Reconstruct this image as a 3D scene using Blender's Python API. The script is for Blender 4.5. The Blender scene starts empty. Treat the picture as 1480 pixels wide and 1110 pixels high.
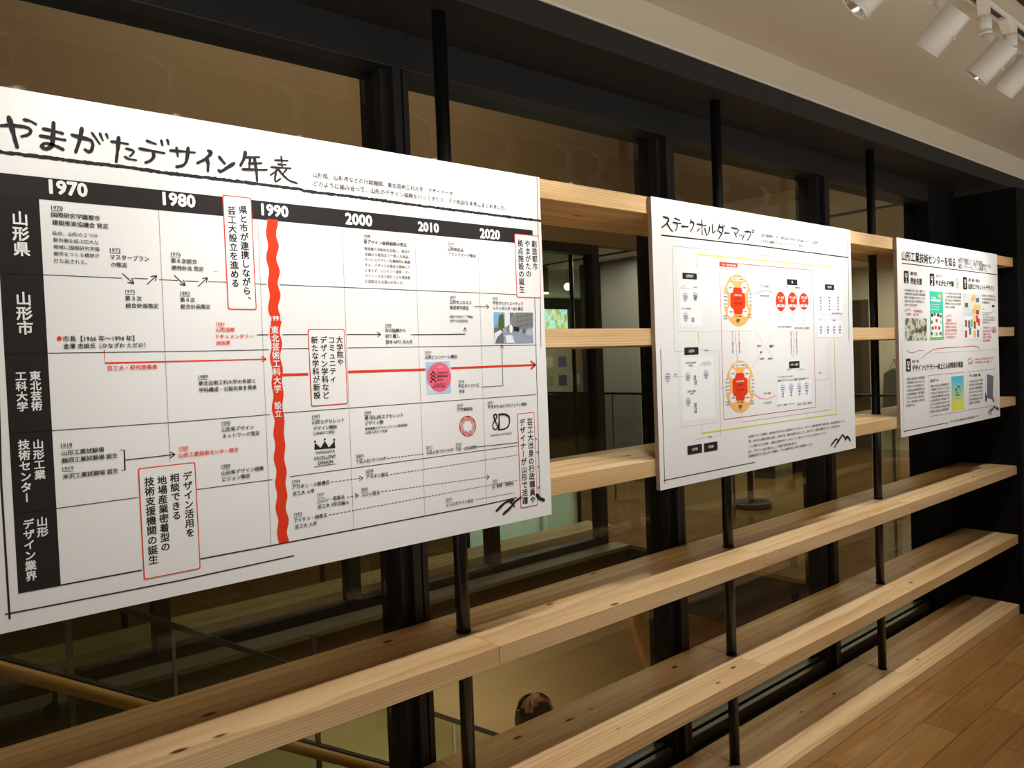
import bpy, bmesh, math, random
from mathutils import Vector, Matrix
random.seed(7)
SC = bpy.context.scene
COL = SC.collection
# ---------------------------------------------------------------- camera, world, exposure, lights
cam_d = bpy.data.cameras.new('camera'); cam = bpy.data.objects.new('camera', cam_d); COL.objects.link(cam)
cam_d.sensor_fit = 'HORIZONTAL'; cam_d.sensor_width = 36.0; cam_d.lens = 36.0*1125.854/1480.0
cam_d.clip_start = .05; cam_d.clip_end = 100
cam.matrix_world = Matrix(((0.7571708, 0.0486458, -0.6514030, 0.0000000), (-0.6520866, -0.0023509, -0.7581409, -1.4984000), (-0.0384118, 0.9988133, 0.0299412, 1.5684309), (0.0000000, 0.0000000, 0.0000000, 1.0000000)))
SC.camera = cam
vs = SC.view_settings
vs.view_transform = 'Standard'; vs.look = 'None'; vs.gamma = 1.0; vs.use_curve_mapping = False; vs.exposure = 0.0
W = bpy.data.worlds.new('world'); SC.world = W; W.use_nodes = True
# dim warm surround, dark overhead; bright band below horizon added to light the ceiling
_n = W.node_tree; _t = _n.nodes.new('ShaderNodeTexCoord'); _x = _n.nodes.new('ShaderNodeSeparateXYZ'); _q = _n.nodes.new('ShaderNodeValToRGB')
_n.links.new(_t.outputs['Generated'], _x.inputs[0]); _a = _n.nodes.new('ShaderNodeMapRange'); _a.inputs[1].default_value = -.40; _a.inputs[2].default_value = .05
_n.links.new(_x.outputs['Z'], _a.inputs[0]); _n.links.new(_a.outputs[0], _q.inputs[0]); _n.links.new(_q.outputs[0], _n.nodes['Background'].inputs[0])
_q.color_ramp.elements[0].color = (1.0, .97, .90, 1); _q.color_ramp.elements[1].color = (.055, .044, .030, 1)
_n.nodes['Background'].inputs[1].default_value = 2.1

def area(name, loc, rot, sx, sy, power, col=(1, .82, .6)):
    d = bpy.data.lights.new(name, 'AREA'); d.shape = 'RECTANGLE'; d.size = sx; d.size_y = sy; d.energy = power; d.color = col
    o = bpy.data.objects.new(name, d); COL.objects.link(o); o.location = loc; o.rotation_euler = rot; return o
for _k in range(4):
    _d = bpy.data.lights.new('room_fill_spot', 'SPOT'); _d.energy = 66; _d.color = (1, .92, .78); _d.spot_size = math.radians(84); _d.spot_blend = .6; _d.shadow_soft_size = .06  # unseen spots added to light the floor and bounce onto the ceiling
    _o = bpy.data.objects.new('room_fill_spot', _d); COL.objects.link(_o); _o.location = (.4+1.5*_k, -1.75, 3.1)
area('hall_fill', (8.0, 3.0, 2.74), (0, 0, 0), 2.0, 2.0, 46, (1, .84, .60))  # unseen area lamp added to light the hall beyond the glass
area('lower_floor_fill', (2.6, 1.7, -.35), (0, 0, 0), 1.6, .8, 36, (1, .86, .66))  # added without a fixture to brighten the lower tan wall
area('stairwell_fill', (2.2, 1.4, 4.35), (0, 0, 0), 2.5, 1.2, 46, (1, .85, .64))  # lamp out of sight, added to light the stairwell
area('hall_end_fill', (10.8, 3.0, 2.74), (0, 0, 0), .8, 1.6, 42, (1, .88, .68))  # added to brighten the cream wall at the hall end
area('lift_lobby_fill', (6.6, 4.6, 2.76), (0, 0, 0), .6, 1.6, 50, (1, .92, .8))  # added to brighten the grey lift doors
area('far_room_fill', (4.5, 6.0, 2.9), (0, 0, 0), 3.0, 1.5, 12, (1, .8, .55))  # added lamp with no fixture, lifts the far room
# spotlights on the track: x on the track and power (their lights are made in the lamp builder)
SPOTS = [(.45, 20, 0), (.92, 27, 0), (1.38, 20, 0), (2.02, 24, 26), (2.46, 25, 4), (2.86, 20, 14), (3.10, 17, 2), (3.72, 25, 0), (4.25, 31, 0), (4.72, 12, 0)]

# ---------------------------------------------------------------- materials
def lin(c): return tuple((v/12.92 if v <= .04045 else ((v+.055)/1.055)**2.4) for v in (x/255 for x in c)) + (1,)
def mat(name, rgb, rough=.5, metal=0, spec=.5, emit=0, bump=0, bscale=80, var=0):
    m = bpy.data.materials.new(name); m.use_nodes = True; nt = m.node_tree; b = nt.nodes['Principled BSDF']
    c = lin(rgb); b.inputs['Base Color'].default_value = c; b.inputs['Roughness'].default_value = rough
    b.inputs['Metallic'].default_value = metal; b.inputs['Specular IOR Level'].default_value = spec
    if emit: b.inputs['Emission Color'].default_value = c; b.inputs['Emission Strength'].default_value = emit
    if var or bump:
        tc = nt.nodes.new('ShaderNodeTexCoord'); n = nt.nodes.new('ShaderNodeTexNoise'); n.inputs['Scale'].default_value = bscale; n.inputs['Detail'].default_value = 3
        nt.links.new(tc.outputs['Object'], n.inputs['Vector'])
        if var:
            r = nt.nodes.new('ShaderNodeMix'); r.data_type = 'RGBA'; r.inputs[6].default_value = tuple(v*(1-var) for v in c[:3])+(1,); r.inputs[7].default_value = tuple(min(1, v*(1+var)) for v in c[:3])+(1,)
            nt.links.new(n.outputs['Fac'], r.inputs[0]); nt.links.new(r.outputs[2], b.inputs['Base Color'])
        if bump:
            bp = nt.nodes.new('ShaderNodeBump'); bp.inputs['Strength'].default_value = bump; bp.inputs['Distance'].default_value = .002
            nt.links.new(n.outputs['Fac'], bp.inputs['Height']); nt.links.new(bp.outputs['Normal'], b.inputs['Normal'])
    return m
def wood(name, light, mid, dark, knot=None, rough=.5, ring=42):
    m = bpy.data.materials.new(name); m.use_nodes = True; nt = m.node_tree; N = nt.nodes; Lk = nt.links; b = N['Principled BSDF']
    b.inputs['Roughness'].default_value = rough; b.inputs['Specular IOR Level'].default_value = .35
    tc = N.new('ShaderNodeTexCoord'); oi = N.new('ShaderNodeObjectInfo')
    mul = N.new('ShaderNodeVectorMath'); mul.operation = 'MULTIPLY'; mul.inputs[1].default_value = (37, .31, 1.3)
    cmb = N.new('ShaderNodeCombineXYZ')
    for i in range(3): Lk.new(oi.outputs['Random'], cmb.inputs[i])
    Lk.new(cmb.outputs[0], mul.inputs[0])
    add = N.new('ShaderNodeVectorMath'); add.operation = 'ADD'; Lk.new(tc.outputs['Object'], add.inputs[0]); Lk.new(mul.outputs[0], add.inputs[1])
    def mapped(s):
        mp = N.new('ShaderNodeVectorMath'); mp.operation = 'MULTIPLY'; mp.inputs[1].default_value = s; Lk.new(add.outputs[0], mp.inputs[0]); return mp.outputs[0]
    # growth rings around a pith that runs along x
    wv = N.new('ShaderNodeTexWave'); wv.wave_type = 'RINGS'; wv.rings_direction = 'X'; wv.wave_profile = 'SAW'
    wv.inputs['Scale'].default_value = ring; wv.inputs['Distortion'].default_value = 3.6; wv.inputs['Detail'].default_value = 2; wv.inputs['Detail Scale'].default_value = .35
    Lk.new(mapped((.10, .75, 1.0)), wv.inputs['Vector'])
    n1 = N.new('ShaderNodeTexNoise'); n1.inputs['Scale'].default_value = 1; n1.inputs['Detail'].default_value = 4; Lk.new(mapped((1.3, 16, 16)), n1.inputs['Vector'])
    n2 = N.new('ShaderNodeTexNoise'); n2.inputs['Scale'].default_value = 1; n2.inputs['Detail'].default_value = 2; Lk.new(mapped((6, 240, 240)), n2.inputs['Vector'])
    r1 = N.new('ShaderNodeValToRGB'); r1.color_ramp.elements[0].color = lin(light); r1.color_ramp.elements[1].color = lin(mid)
    r1.color_ramp.elements[0].position = .35; r1.color_ramp.elements[1].position = .68
    Lk.new(n1.outputs['Fac'], r1.inputs[0])
    pw = N.new('ShaderNodeMath'); pw.operation = 'POWER'; pw.inputs[1].default_value = 3.0; Lk.new(wv.outputs['Fac'], pw.inputs[0])
    sc = N.new('ShaderNodeMath'); sc.operation = 'MULTIPLY'; sc.inputs[1].default_value = .45; Lk.new(pw.outputs[0], sc.inputs[0])
    mx = N.new('ShaderNodeMix'); mx.data_type = 'RGBA'; Lk.new(sc.outputs[0], mx.inputs[0]); Lk.new(r1.outputs[0], mx.inputs[6]); mx.inputs[7].default_value = lin(dark)
    r2 = N.new('ShaderNodeMapRange'); r2.inputs[1].default_value = .45; r2.inputs[2].default_value = .8; r2.inputs[4].default_value = .22; Lk.new(n2.outputs['Fac'], r2.inputs[0])
    mx2 = N.new('ShaderNodeMix'); mx2.data_type = 'RGBA'; Lk.new(r2.outputs[0], mx2.inputs[0]); Lk.new(mx.outputs[2], mx2.inputs[6]); mx2.inputs[7].default_value = lin(dark)
    last = mx2.outputs[2]
    if knot:
        vo = N.new('ShaderNodeTexVoronoi'); vo.inputs['Scale'].default_value = 1; Lk.new(mapped((5.2, 12, .02)), vo.inputs['Vector'])
        sp = N.new('ShaderNodeSeparateColor'); Lk.new(vo.outputs['Color'], sp.inputs[0])
        sel = N.new('ShaderNodeMath'); sel.operation = 'GREATER_THAN'; sel.inputs[1].default_value = .15; Lk.new(sp.outputs[0], sel.inputs[0])
        kr = N.new('ShaderNodeMapRange'); kr.inputs[1].default_value = .11; kr.inputs[2].default_value = .06; Lk.new(vo.outputs['Distance'], kr.inputs[0])
        km = N.new('ShaderNodeMath'); km.operation = 'MULTIPLY'; Lk.new(sel.outputs[0], km.inputs[0]); Lk.new(kr.outputs[0], km.inputs[1])
        sy = N.new('ShaderNodeSeparateXYZ'); Lk.new(tc.outputs['Object'], sy.inputs[0]); ed = N.new('ShaderNodeMath'); ed.operation = 'GREATER_THAN'; ed.inputs[1].default_value = -.143; Lk.new(sy.outputs['Y'], ed.inputs[0])
        k2 = N.new('ShaderNodeMath'); k2.operation = 'MULTIPLY'; Lk.new(km.outputs[0], k2.inputs[0]); Lk.new(ed.outputs[0], k2.inputs[1]); km = k2
        mx3 = N.new('ShaderNodeMix'); mx3.data_type = 'RGBA'; Lk.new(km.outputs[0], mx3.inputs[0]); Lk.new(last, mx3.inputs[6]); mx3.inputs[7].default_value = lin(knot); last = mx3.outputs[2]
    Lk.new(last, b.inputs['Base Color'])
    return m
def floor_mat(name, c1, c2, c3):
    m = bpy.data.materials.new(name); m.use_nodes = True; nt = m.node_tree; N = nt.nodes; Lk = nt.links; b = N['Principled BSDF']
    b.inputs['Roughness'].default_value = .34; b.inputs['Specular IOR Level'].default_value = .4
    tc = N.new('ShaderNodeTexCoord'); br = N.new('ShaderNodeTexBrick')
    br.inputs['Color1'].default_value = lin(c1); br.inputs['Color2'].default_value = lin(c2); br.inputs['Mortar'].default_value = lin(c3)
    br.inputs['Scale'].default_value = 1; br.inputs['Mortar Size'].default_value = .0016; br.inputs['Brick Width'].default_value = .92; br.inputs['Row Height'].default_value = .148; br.inputs['Mortar Smooth'].default_value = .1
    br.offset = .37
    Lk.new(tc.outputs['Object'], br.inputs['Vector'])
    mp = N.new('ShaderNodeMapping'); mp.inputs['Scale'].default_value = (2.2, 40, 1); Lk.new(tc.outputs['Object'], mp.inputs['Vector'])
    n = N.new('ShaderNodeTexNoise'); n.inputs['Scale'].default_value = 1.5; n.inputs['Detail'].default_value = 4; Lk.new(mp.outputs[0], n.inputs['Vector'])
    mr = N.new('ShaderNodeMapRange'); mr.inputs[1].default_value = .3; mr.inputs[2].default_value = .7; mr.inputs[3].default_value = .78; mr.inputs[4].default_value = 1.15; Lk.new(n.outputs['Fac'], mr.inputs[0])
    mu = N.new('ShaderNodeVectorMath'); mu.operation = 'SCALE'; Lk.new(br.outputs['Color'], mu.inputs[0]); Lk.new(mr.outputs[0], mu.inputs['Scale'])
    Lk.new(mu.outputs[0], b.inputs['Base Color'])
    return m
def glass_mat(name, tint=(235, 240, 235), refl=.9):
    m = bpy.data.materials.new(name); m.use_nodes = True; nt = m.node_tree; N = nt.nodes; Lk = nt.links
    N.remove(N['Principled BSDF']); out = N['Material Output']
    tr = N.new('ShaderNodeBsdfTransparent'); tr.inputs[0].default_value = lin(tint)
    gl = N.new('ShaderNodeBsdfGlossy'); gl.inputs['Roughness'].default_value = .02; gl.inputs[0].default_value = (refl, refl, refl, 1)
    fr = N.new('ShaderNodeFresnel'); fr.inputs[0].default_value = 1.5
    ge = N.new('ShaderNodeNewGeometry'); iv = N.new('ShaderNodeMath'); iv.operation = 'SUBTRACT'; iv.inputs[0].default_value = 1.0; Lk.new(ge.outputs['Backfacing'], iv.inputs[1])
    ml = N.new('ShaderNodeMath'); ml.operation = 'MULTIPLY'; Lk.new(fr.outputs[0], ml.inputs[0]); Lk.new(iv.outputs[0], ml.inputs[1])
    mx = N.new('ShaderNodeMixShader'); Lk.new(ml.outputs[0], mx.inputs[0]); Lk.new(tr.outputs[0], mx.inputs[1]); Lk.new(gl.outputs[0], mx.inputs[2]); Lk.new(mx.outputs[0], out.inputs[0])
    return m
def noise_mat(name, cols, scale, emit=0, stretch=(1, 1, 1), rough=.6):
    m = bpy.data.materials.new(name); m.use_nodes = True; nt = m.node_tree; N = nt.nodes; Lk = nt.links; b = N['Principled BSDF']; b.inputs['Roughness'].default_value = rough
    tc = N.new('ShaderNodeTexCoord'); mp = N.new('ShaderNodeMapping'); mp.inputs['Scale'].default_value = stretch; Lk.new(tc.outputs['Object'], mp.inputs['Vector'])
    n = N.new('ShaderNodeTexNoise'); n.inputs['Scale'].default_value = scale; n.inputs['Detail'].default_value = 3; Lk.new(mp.outputs[0], n.inputs['Vector'])
    r = N.new('ShaderNodeValToRGB'); e = r.color_ramp.elements
    ps = [.3 + .4*i/(len(cols)-1) for i in range(len(cols))]
    e[0].position = ps[0]; e[0].color = lin(cols[0]); e[1].position = ps[-1]; e[1].color = lin(cols[-1])
    for p_, c_ in zip(ps[1:-1], cols[1:-1]): q = e.new(p_); q.color = lin(c_)
    Lk.new(n.outputs['Fac'], r.inputs[0]); Lk.new(r.outputs[0], b.inputs['Base Color'])
    if emit: Lk.new(r.outputs[0], b.inputs['Emission Color']); b.inputs['Emission Strength'].default_value = emit
    return m

M_black = mat('black_steel', (30, 29, 30), .45, 0, .5)
M_pole = mat('black_pole_steel', (30, 30, 32), .24, .3, .5)
M_beam = mat('black_beam_paint', (32, 31, 31), .55, 0, .4)
M_blackwall = mat('matt_black_wall', (13, 13, 14), .8, 0, .2)
M_alu = mat('dark_grey_aluminium', (96, 92, 84), .4, .6)
M_cream = mat('cream_wall_paint', (210, 200, 180), .75, 0, .3, bump=.08, bscale=140)
M_ceil = mat('cream_ceiling_paint', (210, 201, 182), .75, 0, .3)
M_darkceil = mat('dark_plenum', (45, 42, 38), .9)
M_cedar = wood('cedar_plank_wood', (234, 202, 153), (212, 171, 115), (158, 110, 62), (92, 46, 26))
M_oakfloor = floor_mat('oak_floorboards', (158, 118, 66), (140, 100, 52), (80, 56, 30))
M_glass = glass_mat('window_glass')
M_white = mat('white_lamp_enamel', (226, 218, 206), .35)
M_rim = mat('lamp_reflector_metal', (220, 222, 228), .2, .9)
M_led = mat('lit_lamp_lens', (255, 246, 228), .4, emit=7)
M_board = mat('white_foam_board_print', (240, 238, 234), .34, 0, .4)
M_core = mat('board_edge_core', (150, 128, 110), .8)
M_brown = mat('brown_bulkhead_paint', (146, 118, 86), .7, var=.12, bscale=1.5)
M_tan = mat('tan_stairwell_plaster', (190, 163, 122), .8, var=.05, bscale=2)
M_dkbrown = mat('dark_brown_fascia', (74, 58, 40), .7)
M_ledge = mat('grey_stone_ledge', (120, 112, 96), .6)
M_rail = mat('light_wood_handrail', (206, 154, 78), .4)
M_grey = mat('brushed_grey_door_metal', (150, 146, 136), .38, .4)
M_skin = mat('skin', (196, 142, 104), .5)
M_hair = noise_mat('thin_black_hair', [(20, 15, 12), (44, 32, 24)], 40, stretch=(30, 30, 3), rough=.5)
M_coat = mat('dark_jacket_cloth', (48, 50, 58), .9); M_trouser = mat('grey_trousers', (60, 58, 56), .9)

# ---------------------------------------------------------------- mesh helpers
def box(bm, x0, x1, y0, y1, z0, z1, mi=0):
    v = [bm.verts.new((x, y, z)) for x in (x0, x1) for y in (y0, y1) for z in (z0, z1)]
    for f in ((0, 1, 3, 2), (4, 6, 7, 5), (0, 4, 5, 1), (2, 3, 7, 6), (0, 2, 6, 4), (1, 5, 7, 3)):
        bm.faces.new([v[i] for i in f]).material_index = mi
def ring(bm, c, a, b, r, seg): return [bm.verts.new(c + a*(r*math.cos(2*math.pi*i/seg)) + b*(r*math.sin(2*math.pi*i/seg))) for i in range(seg)]
def frame(d):
    d = Vector(d).normalized(); a = d.cross(Vector((0, 0, 1)) if abs(d.z) < .9 else Vector((1, 0, 0))).normalized(); return a, d.cross(a)
def tube(bm, pts, r, seg=16, cap=True, mi=0, smooth=True):
    pts = [Vector(p) for p in pts]; rs = r if isinstance(r, (list, tuple)) else [r]*len(pts)
    a, b = frame(pts[-1]-pts[0]); R = [ring(bm, p, a, b, q, seg) for p, q in zip(pts, rs)]
    for u, w in zip(R, R[1:]):
        for i in range(seg):
            f = bm.faces.new((u[i], u[(i+1) % seg], w[(i+1) % seg], w[i])); f.material_index = mi; f.smooth = smooth
    if cap:
        bm.faces.new(R[0][::-1]).material_index = mi; bm.faces.new(R[-1]).material_index = mi
def prism(bm, poly, axis, a0, a1, mi=0):
    def P(u, w, t): return {'x': (t, u, w), 'y': (u, t, w), 'z': (u, w, t)}[axis]
    A = [bm.verts.new(P(u, w, a0)) for u, w in poly]; B = [bm.verts.new(P(u, w, a1)) for u, w in poly]; n = len(poly)
    bm.faces.new(A).material_index = mi; bm.faces.new(B[::-1]).material_index = mi
    for i in range(n): bm.faces.new((A[i], B[i], B[(i+1) % n], A[(i+1) % n])).material_index = mi
def ball(bm, c, rx, ry, rz, u=24, v=14, mi=0):
    r = bmesh.ops.create_uvsphere(bm, u_segments=u, v_segments=v, radius=1)
    for w in r['verts']: w.co = Vector((w.co.x*rx, w.co.y*ry, w.co.z*rz)) + Vector(c)
    for f in {f for w in r['verts'] for f in w.link_faces}: f.smooth = True; f.material_index = mi
def obj(name, bm, mats, parent=None, bevel=0, recalc=True, origin=None):
    if recalc: bmesh.ops.recalc_face_normals(bm, faces=bm.faces)
    me = bpy.data.meshes.new(name)
    if origin is not None: bmesh.ops.translate(bm, verts=bm.verts, vec=-Vector(origin))
    bm.to_mesh(me); bm.free()
    for m in (mats if isinstance(mats, (list, tuple)) else [mats]): me.materials.append(m)
    o = bpy.data.objects.new(name, me); COL.objects.link(o)
    if origin is not None: o.location = origin
    if parent:
        o.parent = parent
        if parent.get('wc'): o.matrix_parent_inverse = Matrix.Translation(-Vector(parent.location))
    if bevel:
        b = o.modifiers.new('bevel', 'BEVEL'); b.width = bevel; b.segments = 2; b.limit_method = 'ANGLE'
    return o
def BM(): return bmesh.new()
def bx(name, *a, mats=None, parent=None, bevel=0, origin=None):
    bm = BM(); box(bm, *a); return obj(name, bm, mats, parent, bevel, origin=origin)
def thing(name, label, cat, loc, group=None, wc=True):
    o = bpy.data.objects.new(name, None); COL.objects.link(o); o.location = loc; o.empty_display_size = .1
    if wc: o['wc'] = 1
    return tag(o, label, cat, group)
def tag(o, label, cat, group=None):
    o['label'] = label; o['category'] = cat
    if group: o['group'] = group
    return o
def struct(o): o['kind'] = 'structure'; return o
def sempty(name, loc):
    o = bpy.data.objects.new(name, None); COL.objects.link(o); o.location = loc; o['wc'] = 1; return struct(o)

# ---------------------------------------------------------------- the setting
struct(bx('floor', -1.6, 7.6, -4.2, .45, -.45, 0, mats=M_oakfloor))
struct(bx('ceiling', -1.6, 7.6, -.655, .064, 2.67, 2.72, mats=M_ceil))
struct(bx('ceiling_upper', -1.6, 7.6, -4.2, -.66, 3.12, 3.2, mats=M_darkceil))
struct(bx('trim_1', -1.6, 7.6, -.672, -.656, 2.668, 3.12, mats=M_darkceil))
struct(bx('wall_front', -1.6, 12.0, .065, .44, 2.552, 4.7, mats=M_cream))
struct(bx('trim_2', -1.6, 5.6, .060, .064, 2.548, 2.556, mats=M_white))
struct(bx('trim_3', -1.6, 5.6, .064, .435, 2.474, 2.552, mats=M_beam, bevel=.002))
struct(bx('wall_black', 4.69, 5.074, .30, .435, 0, 2.474, mats=M_blackwall))
struct(bx('wall_end_panel', 5.075, 5.40, -.022, .435, 0, 2.44, mats=M_blackwall, bevel=.001))
struct(bx('wall_right', 7.6, 7.7, -4.2, .45, 0, 3.2, mats=M_cream))

# windows behind the shelves
XR = [.04, 1.216, 2.387, 3.562, 4.69]
for i in range(4):
    w = sempty('window_%d' % (i+1), (XR[i], .37, 0))
    x0, x1 = XR[i], XR[i+1]; ml = x1-.077 if i < 3 else x1
    bm = BM(); box(bm, x0, x1, .30, .435, 2.372, 2.474); obj('window_head', bm, M_black, w, .0015)
    bm = BM(); box(bm, x0, ml, .315, .435, 0, .035); box(bm, x0, ml, .395, .435, .035, .075)
    obj('bottom_rail', bm, M_black, w, .0015)
    bm = BM(); box(bm, x0, ml, .338, .362, .0351, .082); box(bm, x0, ml, .372, .394, .0351, .088); obj('sill_track', bm, M_alu, w, .0015)
    if i < 3:
        bm = BM(); box(bm, x1-.077, x1-.002, .325, .435, 0, 2.372); box(bm, x1-.052, x1-.026, .300, .3249, 0, 2.372); box(bm, x1-.018, x1, .305, .3249, 0, 2.372)
        obj('mullion', bm, M_black, w, .0015)
    bm = BM(); box(bm, x0+.001, ml-.001, .366, .371, .0752, 2.371); obj('glass_pane', bm, M_glass, w)
# left-hand pier of the window wall, just out of view
struct(bx('wall_left_pier', -1.6, -.037, .30, .435, 0, 2.474, mats=M_blackwall))
bm = BM(); box(bm, -.037, .04, .30, .435, 0, 2.474); struct(obj('trim_4', bm, M_black))

# ---------------------------------------------------------------- cedar shelves and poles
PX = [1.2125, 2.427, 3.643]; PY = .1475; PR = .0185
TIERS = [(0, .0546, 'floor-level'), (.408, .458, 'second'), (.8075, .857, 'third'), (1.204, 1.2535, 'fourth'), (1.599, 1.6492, 'fifth'), (1.9916, 2.0425, 'top')]
SEGS = [(.02, 1.2125), (1.2125, 2.427), (2.427, 3.643), (3.643, 5.074)]
SEGL = ['left of the first pole', 'between first and second poles', 'between second and third poles', 'right of the third pole']
TL = {'floor-level': 'lowest tier on the floor', 'second': 'second tier up from floor', 'third': 'third tier up just below the posters', 'fourth': 'fourth tier along the posters bottom edge', 'fifth': 'fifth tier behind the posters middle', 'top': 'top tier along the posters top edge'}
def plank_mesh(x0, x1, z0, z1, nl, nr):
    bm = BM(); pr = PR+.0008; g = .0007; poly = [(x0+g, 0)]
    poly.append((x1-g, 0))
    def notch(cx, side):
        pts = []
        for k in range(13):
            a = -math.pi/2 + math.pi*k/12
            pts.append((cx + side*pr*math.cos(a), PY + pr*math.sin(a)))
        return pts
    if nr: poly += [(x1-g, PY-pr)] + notch(x1, -1)[1:-1] + [(x1-g, PY+pr)]
    poly += [(x1-g, .2925), (x0+g, .2925)]
    if nl: poly += [(x0+g, PY+pr)] + notch(x0, 1)[::-1][1:-1] + [(x0+g, PY-pr)]
    prism(bm, poly, 'z', z0, z1)
    return bm
for z0, z1, tn in TIERS:
    for k, (x0, x1) in enumerate(SEGS):
        if tn == 'floor-level' and k == 0: continue
        o = obj('shelf_plank', plank_mesh(x0, x1, z0, z1, k > 0, k < 3), M_cedar, bevel=.0014, origin=((x0+x1)/2, .146, z0))
        tag(o, 'cedar shelf plank, %s, %s' % (TL[tn], SEGL[k]), 'shelf', 'cedar shelf planks')
for i, x in enumerate(PX):
    t = thing('steel_pole', ['round black steel pole running behind the large timeline poster', 'round black steel pole running behind the middle stakeholder poster', 'round black steel pole in the gap left of the small far poster'][i], 'pole', (x, PY, 0), 'black poles carrying the shelves')
    bm = BM(); tube(bm, [(x, PY, .0005), (x, PY, 2.4735)], PR, 28); obj('pole_shaft', bm, M_pole, t)
    for z0, z1, tn in TIERS[1:-1] if i else TIERS[1:]:
        bm = BM()
        for zz in (z1+.0004,):
            R = []
            a, b = Vector((1, 0, 0)), Vector((0, 1, 0))
            for r, h in ((PR+.0002, .005), (PR+.0022, .005), (PR+.0022, 0), (PR+.0002, 0)): R.append(ring(bm, Vector((x, PY, zz+h)), a, b, r, 28))
            for u, w_ in zip(R, R[1:]+R[:1]):
                for q in range(28): bm.faces.new((u[q], u[(q+1) % 28], w_[(q+1) % 28], w_[q]))
        obj('pole_collar', bm, M_pole, t)

# ---------------------------------------------------------------- posters
PAL = dict(K=(44, 40, 38), D=(40, 37, 34), k=(20, 18, 17), W=(240, 238, 234), R=(226, 62, 30), R2=(200, 60, 60), O=(246, 184, 104), Y=(226, 222, 96), gr=(176, 178, 172), g0=(244, 244, 242), g1=(235, 236, 234), g2=(229, 231, 240), g3=(110, 112, 118), pk=(238, 106, 128), pl=(240, 170, 176), pl2=(190, 130, 140), tl=(70, 190, 160), lg=(120, 190, 90), br=(130, 88, 60), tx=(92, 88, 86), sky=(130, 176, 226), grn=(84, 104, 46), bld=(132, 134, 130), rd=(150, 160, 176), sv=(178, 188, 200), Yl=(238, 200, 90))
PMAT = {k: mat('print_ink_'+k, v, .6, 0, .15) for k, v in PAL.items()}
PMAT['ph1'] = noise_mat('street_photo_print', [(50, 52, 48), (110, 118, 124), (170, 178, 186), (70, 80, 60)], 34, stretch=(1.6, 1, .5))
PMAT['ph2'] = noise_mat('sky_photo_print', [(80, 140, 214), (170, 200, 232), (222, 226, 230)], 18)
PMAT['ph3'] = noise_mat('meeting_photo_print', [(30, 30, 26), (120, 120, 90), (226, 226, 206), (60, 56, 50)], 26)
PMAT['ph4'] = noise_mat('design_photo_print', [(180, 210, 236), (214, 226, 232), (236, 220, 170)], 10)
m = PMAT['grd'] = bpy.data.materials.new('cyan_to_yellow_print'); m.use_nodes = True
_nt = m.node_tree; _b = _nt.nodes['Principled BSDF']; _tc = _nt.nodes.new('ShaderNodeTexCoord'); _s = _nt.nodes.new('ShaderNodeSeparateXYZ'); _r = _nt.nodes.new('ShaderNodeValToRGB')
_nt.links.new(_tc.outputs['Object'], _s.inputs[0]); _mm = _nt.nodes.new('ShaderNodeMapRange'); _mm.inputs[1].default_value = -.65; _mm.inputs[2].default_value = -.79
_nt.links.new(_s.outputs['Z'], _mm.inputs[0]); _nt.links.new(_mm.outputs[0], _r.inputs[0]); _nt.links.new(_r.outputs[0], _b.inputs['Base Color'])
_r.color_ramp.elements[0].color = lin((70, 190, 214)); _r.color_ramp.elements[1].color = lin((232, 230, 60))
_b.inputs['Roughness'].default_value = .38
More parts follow.
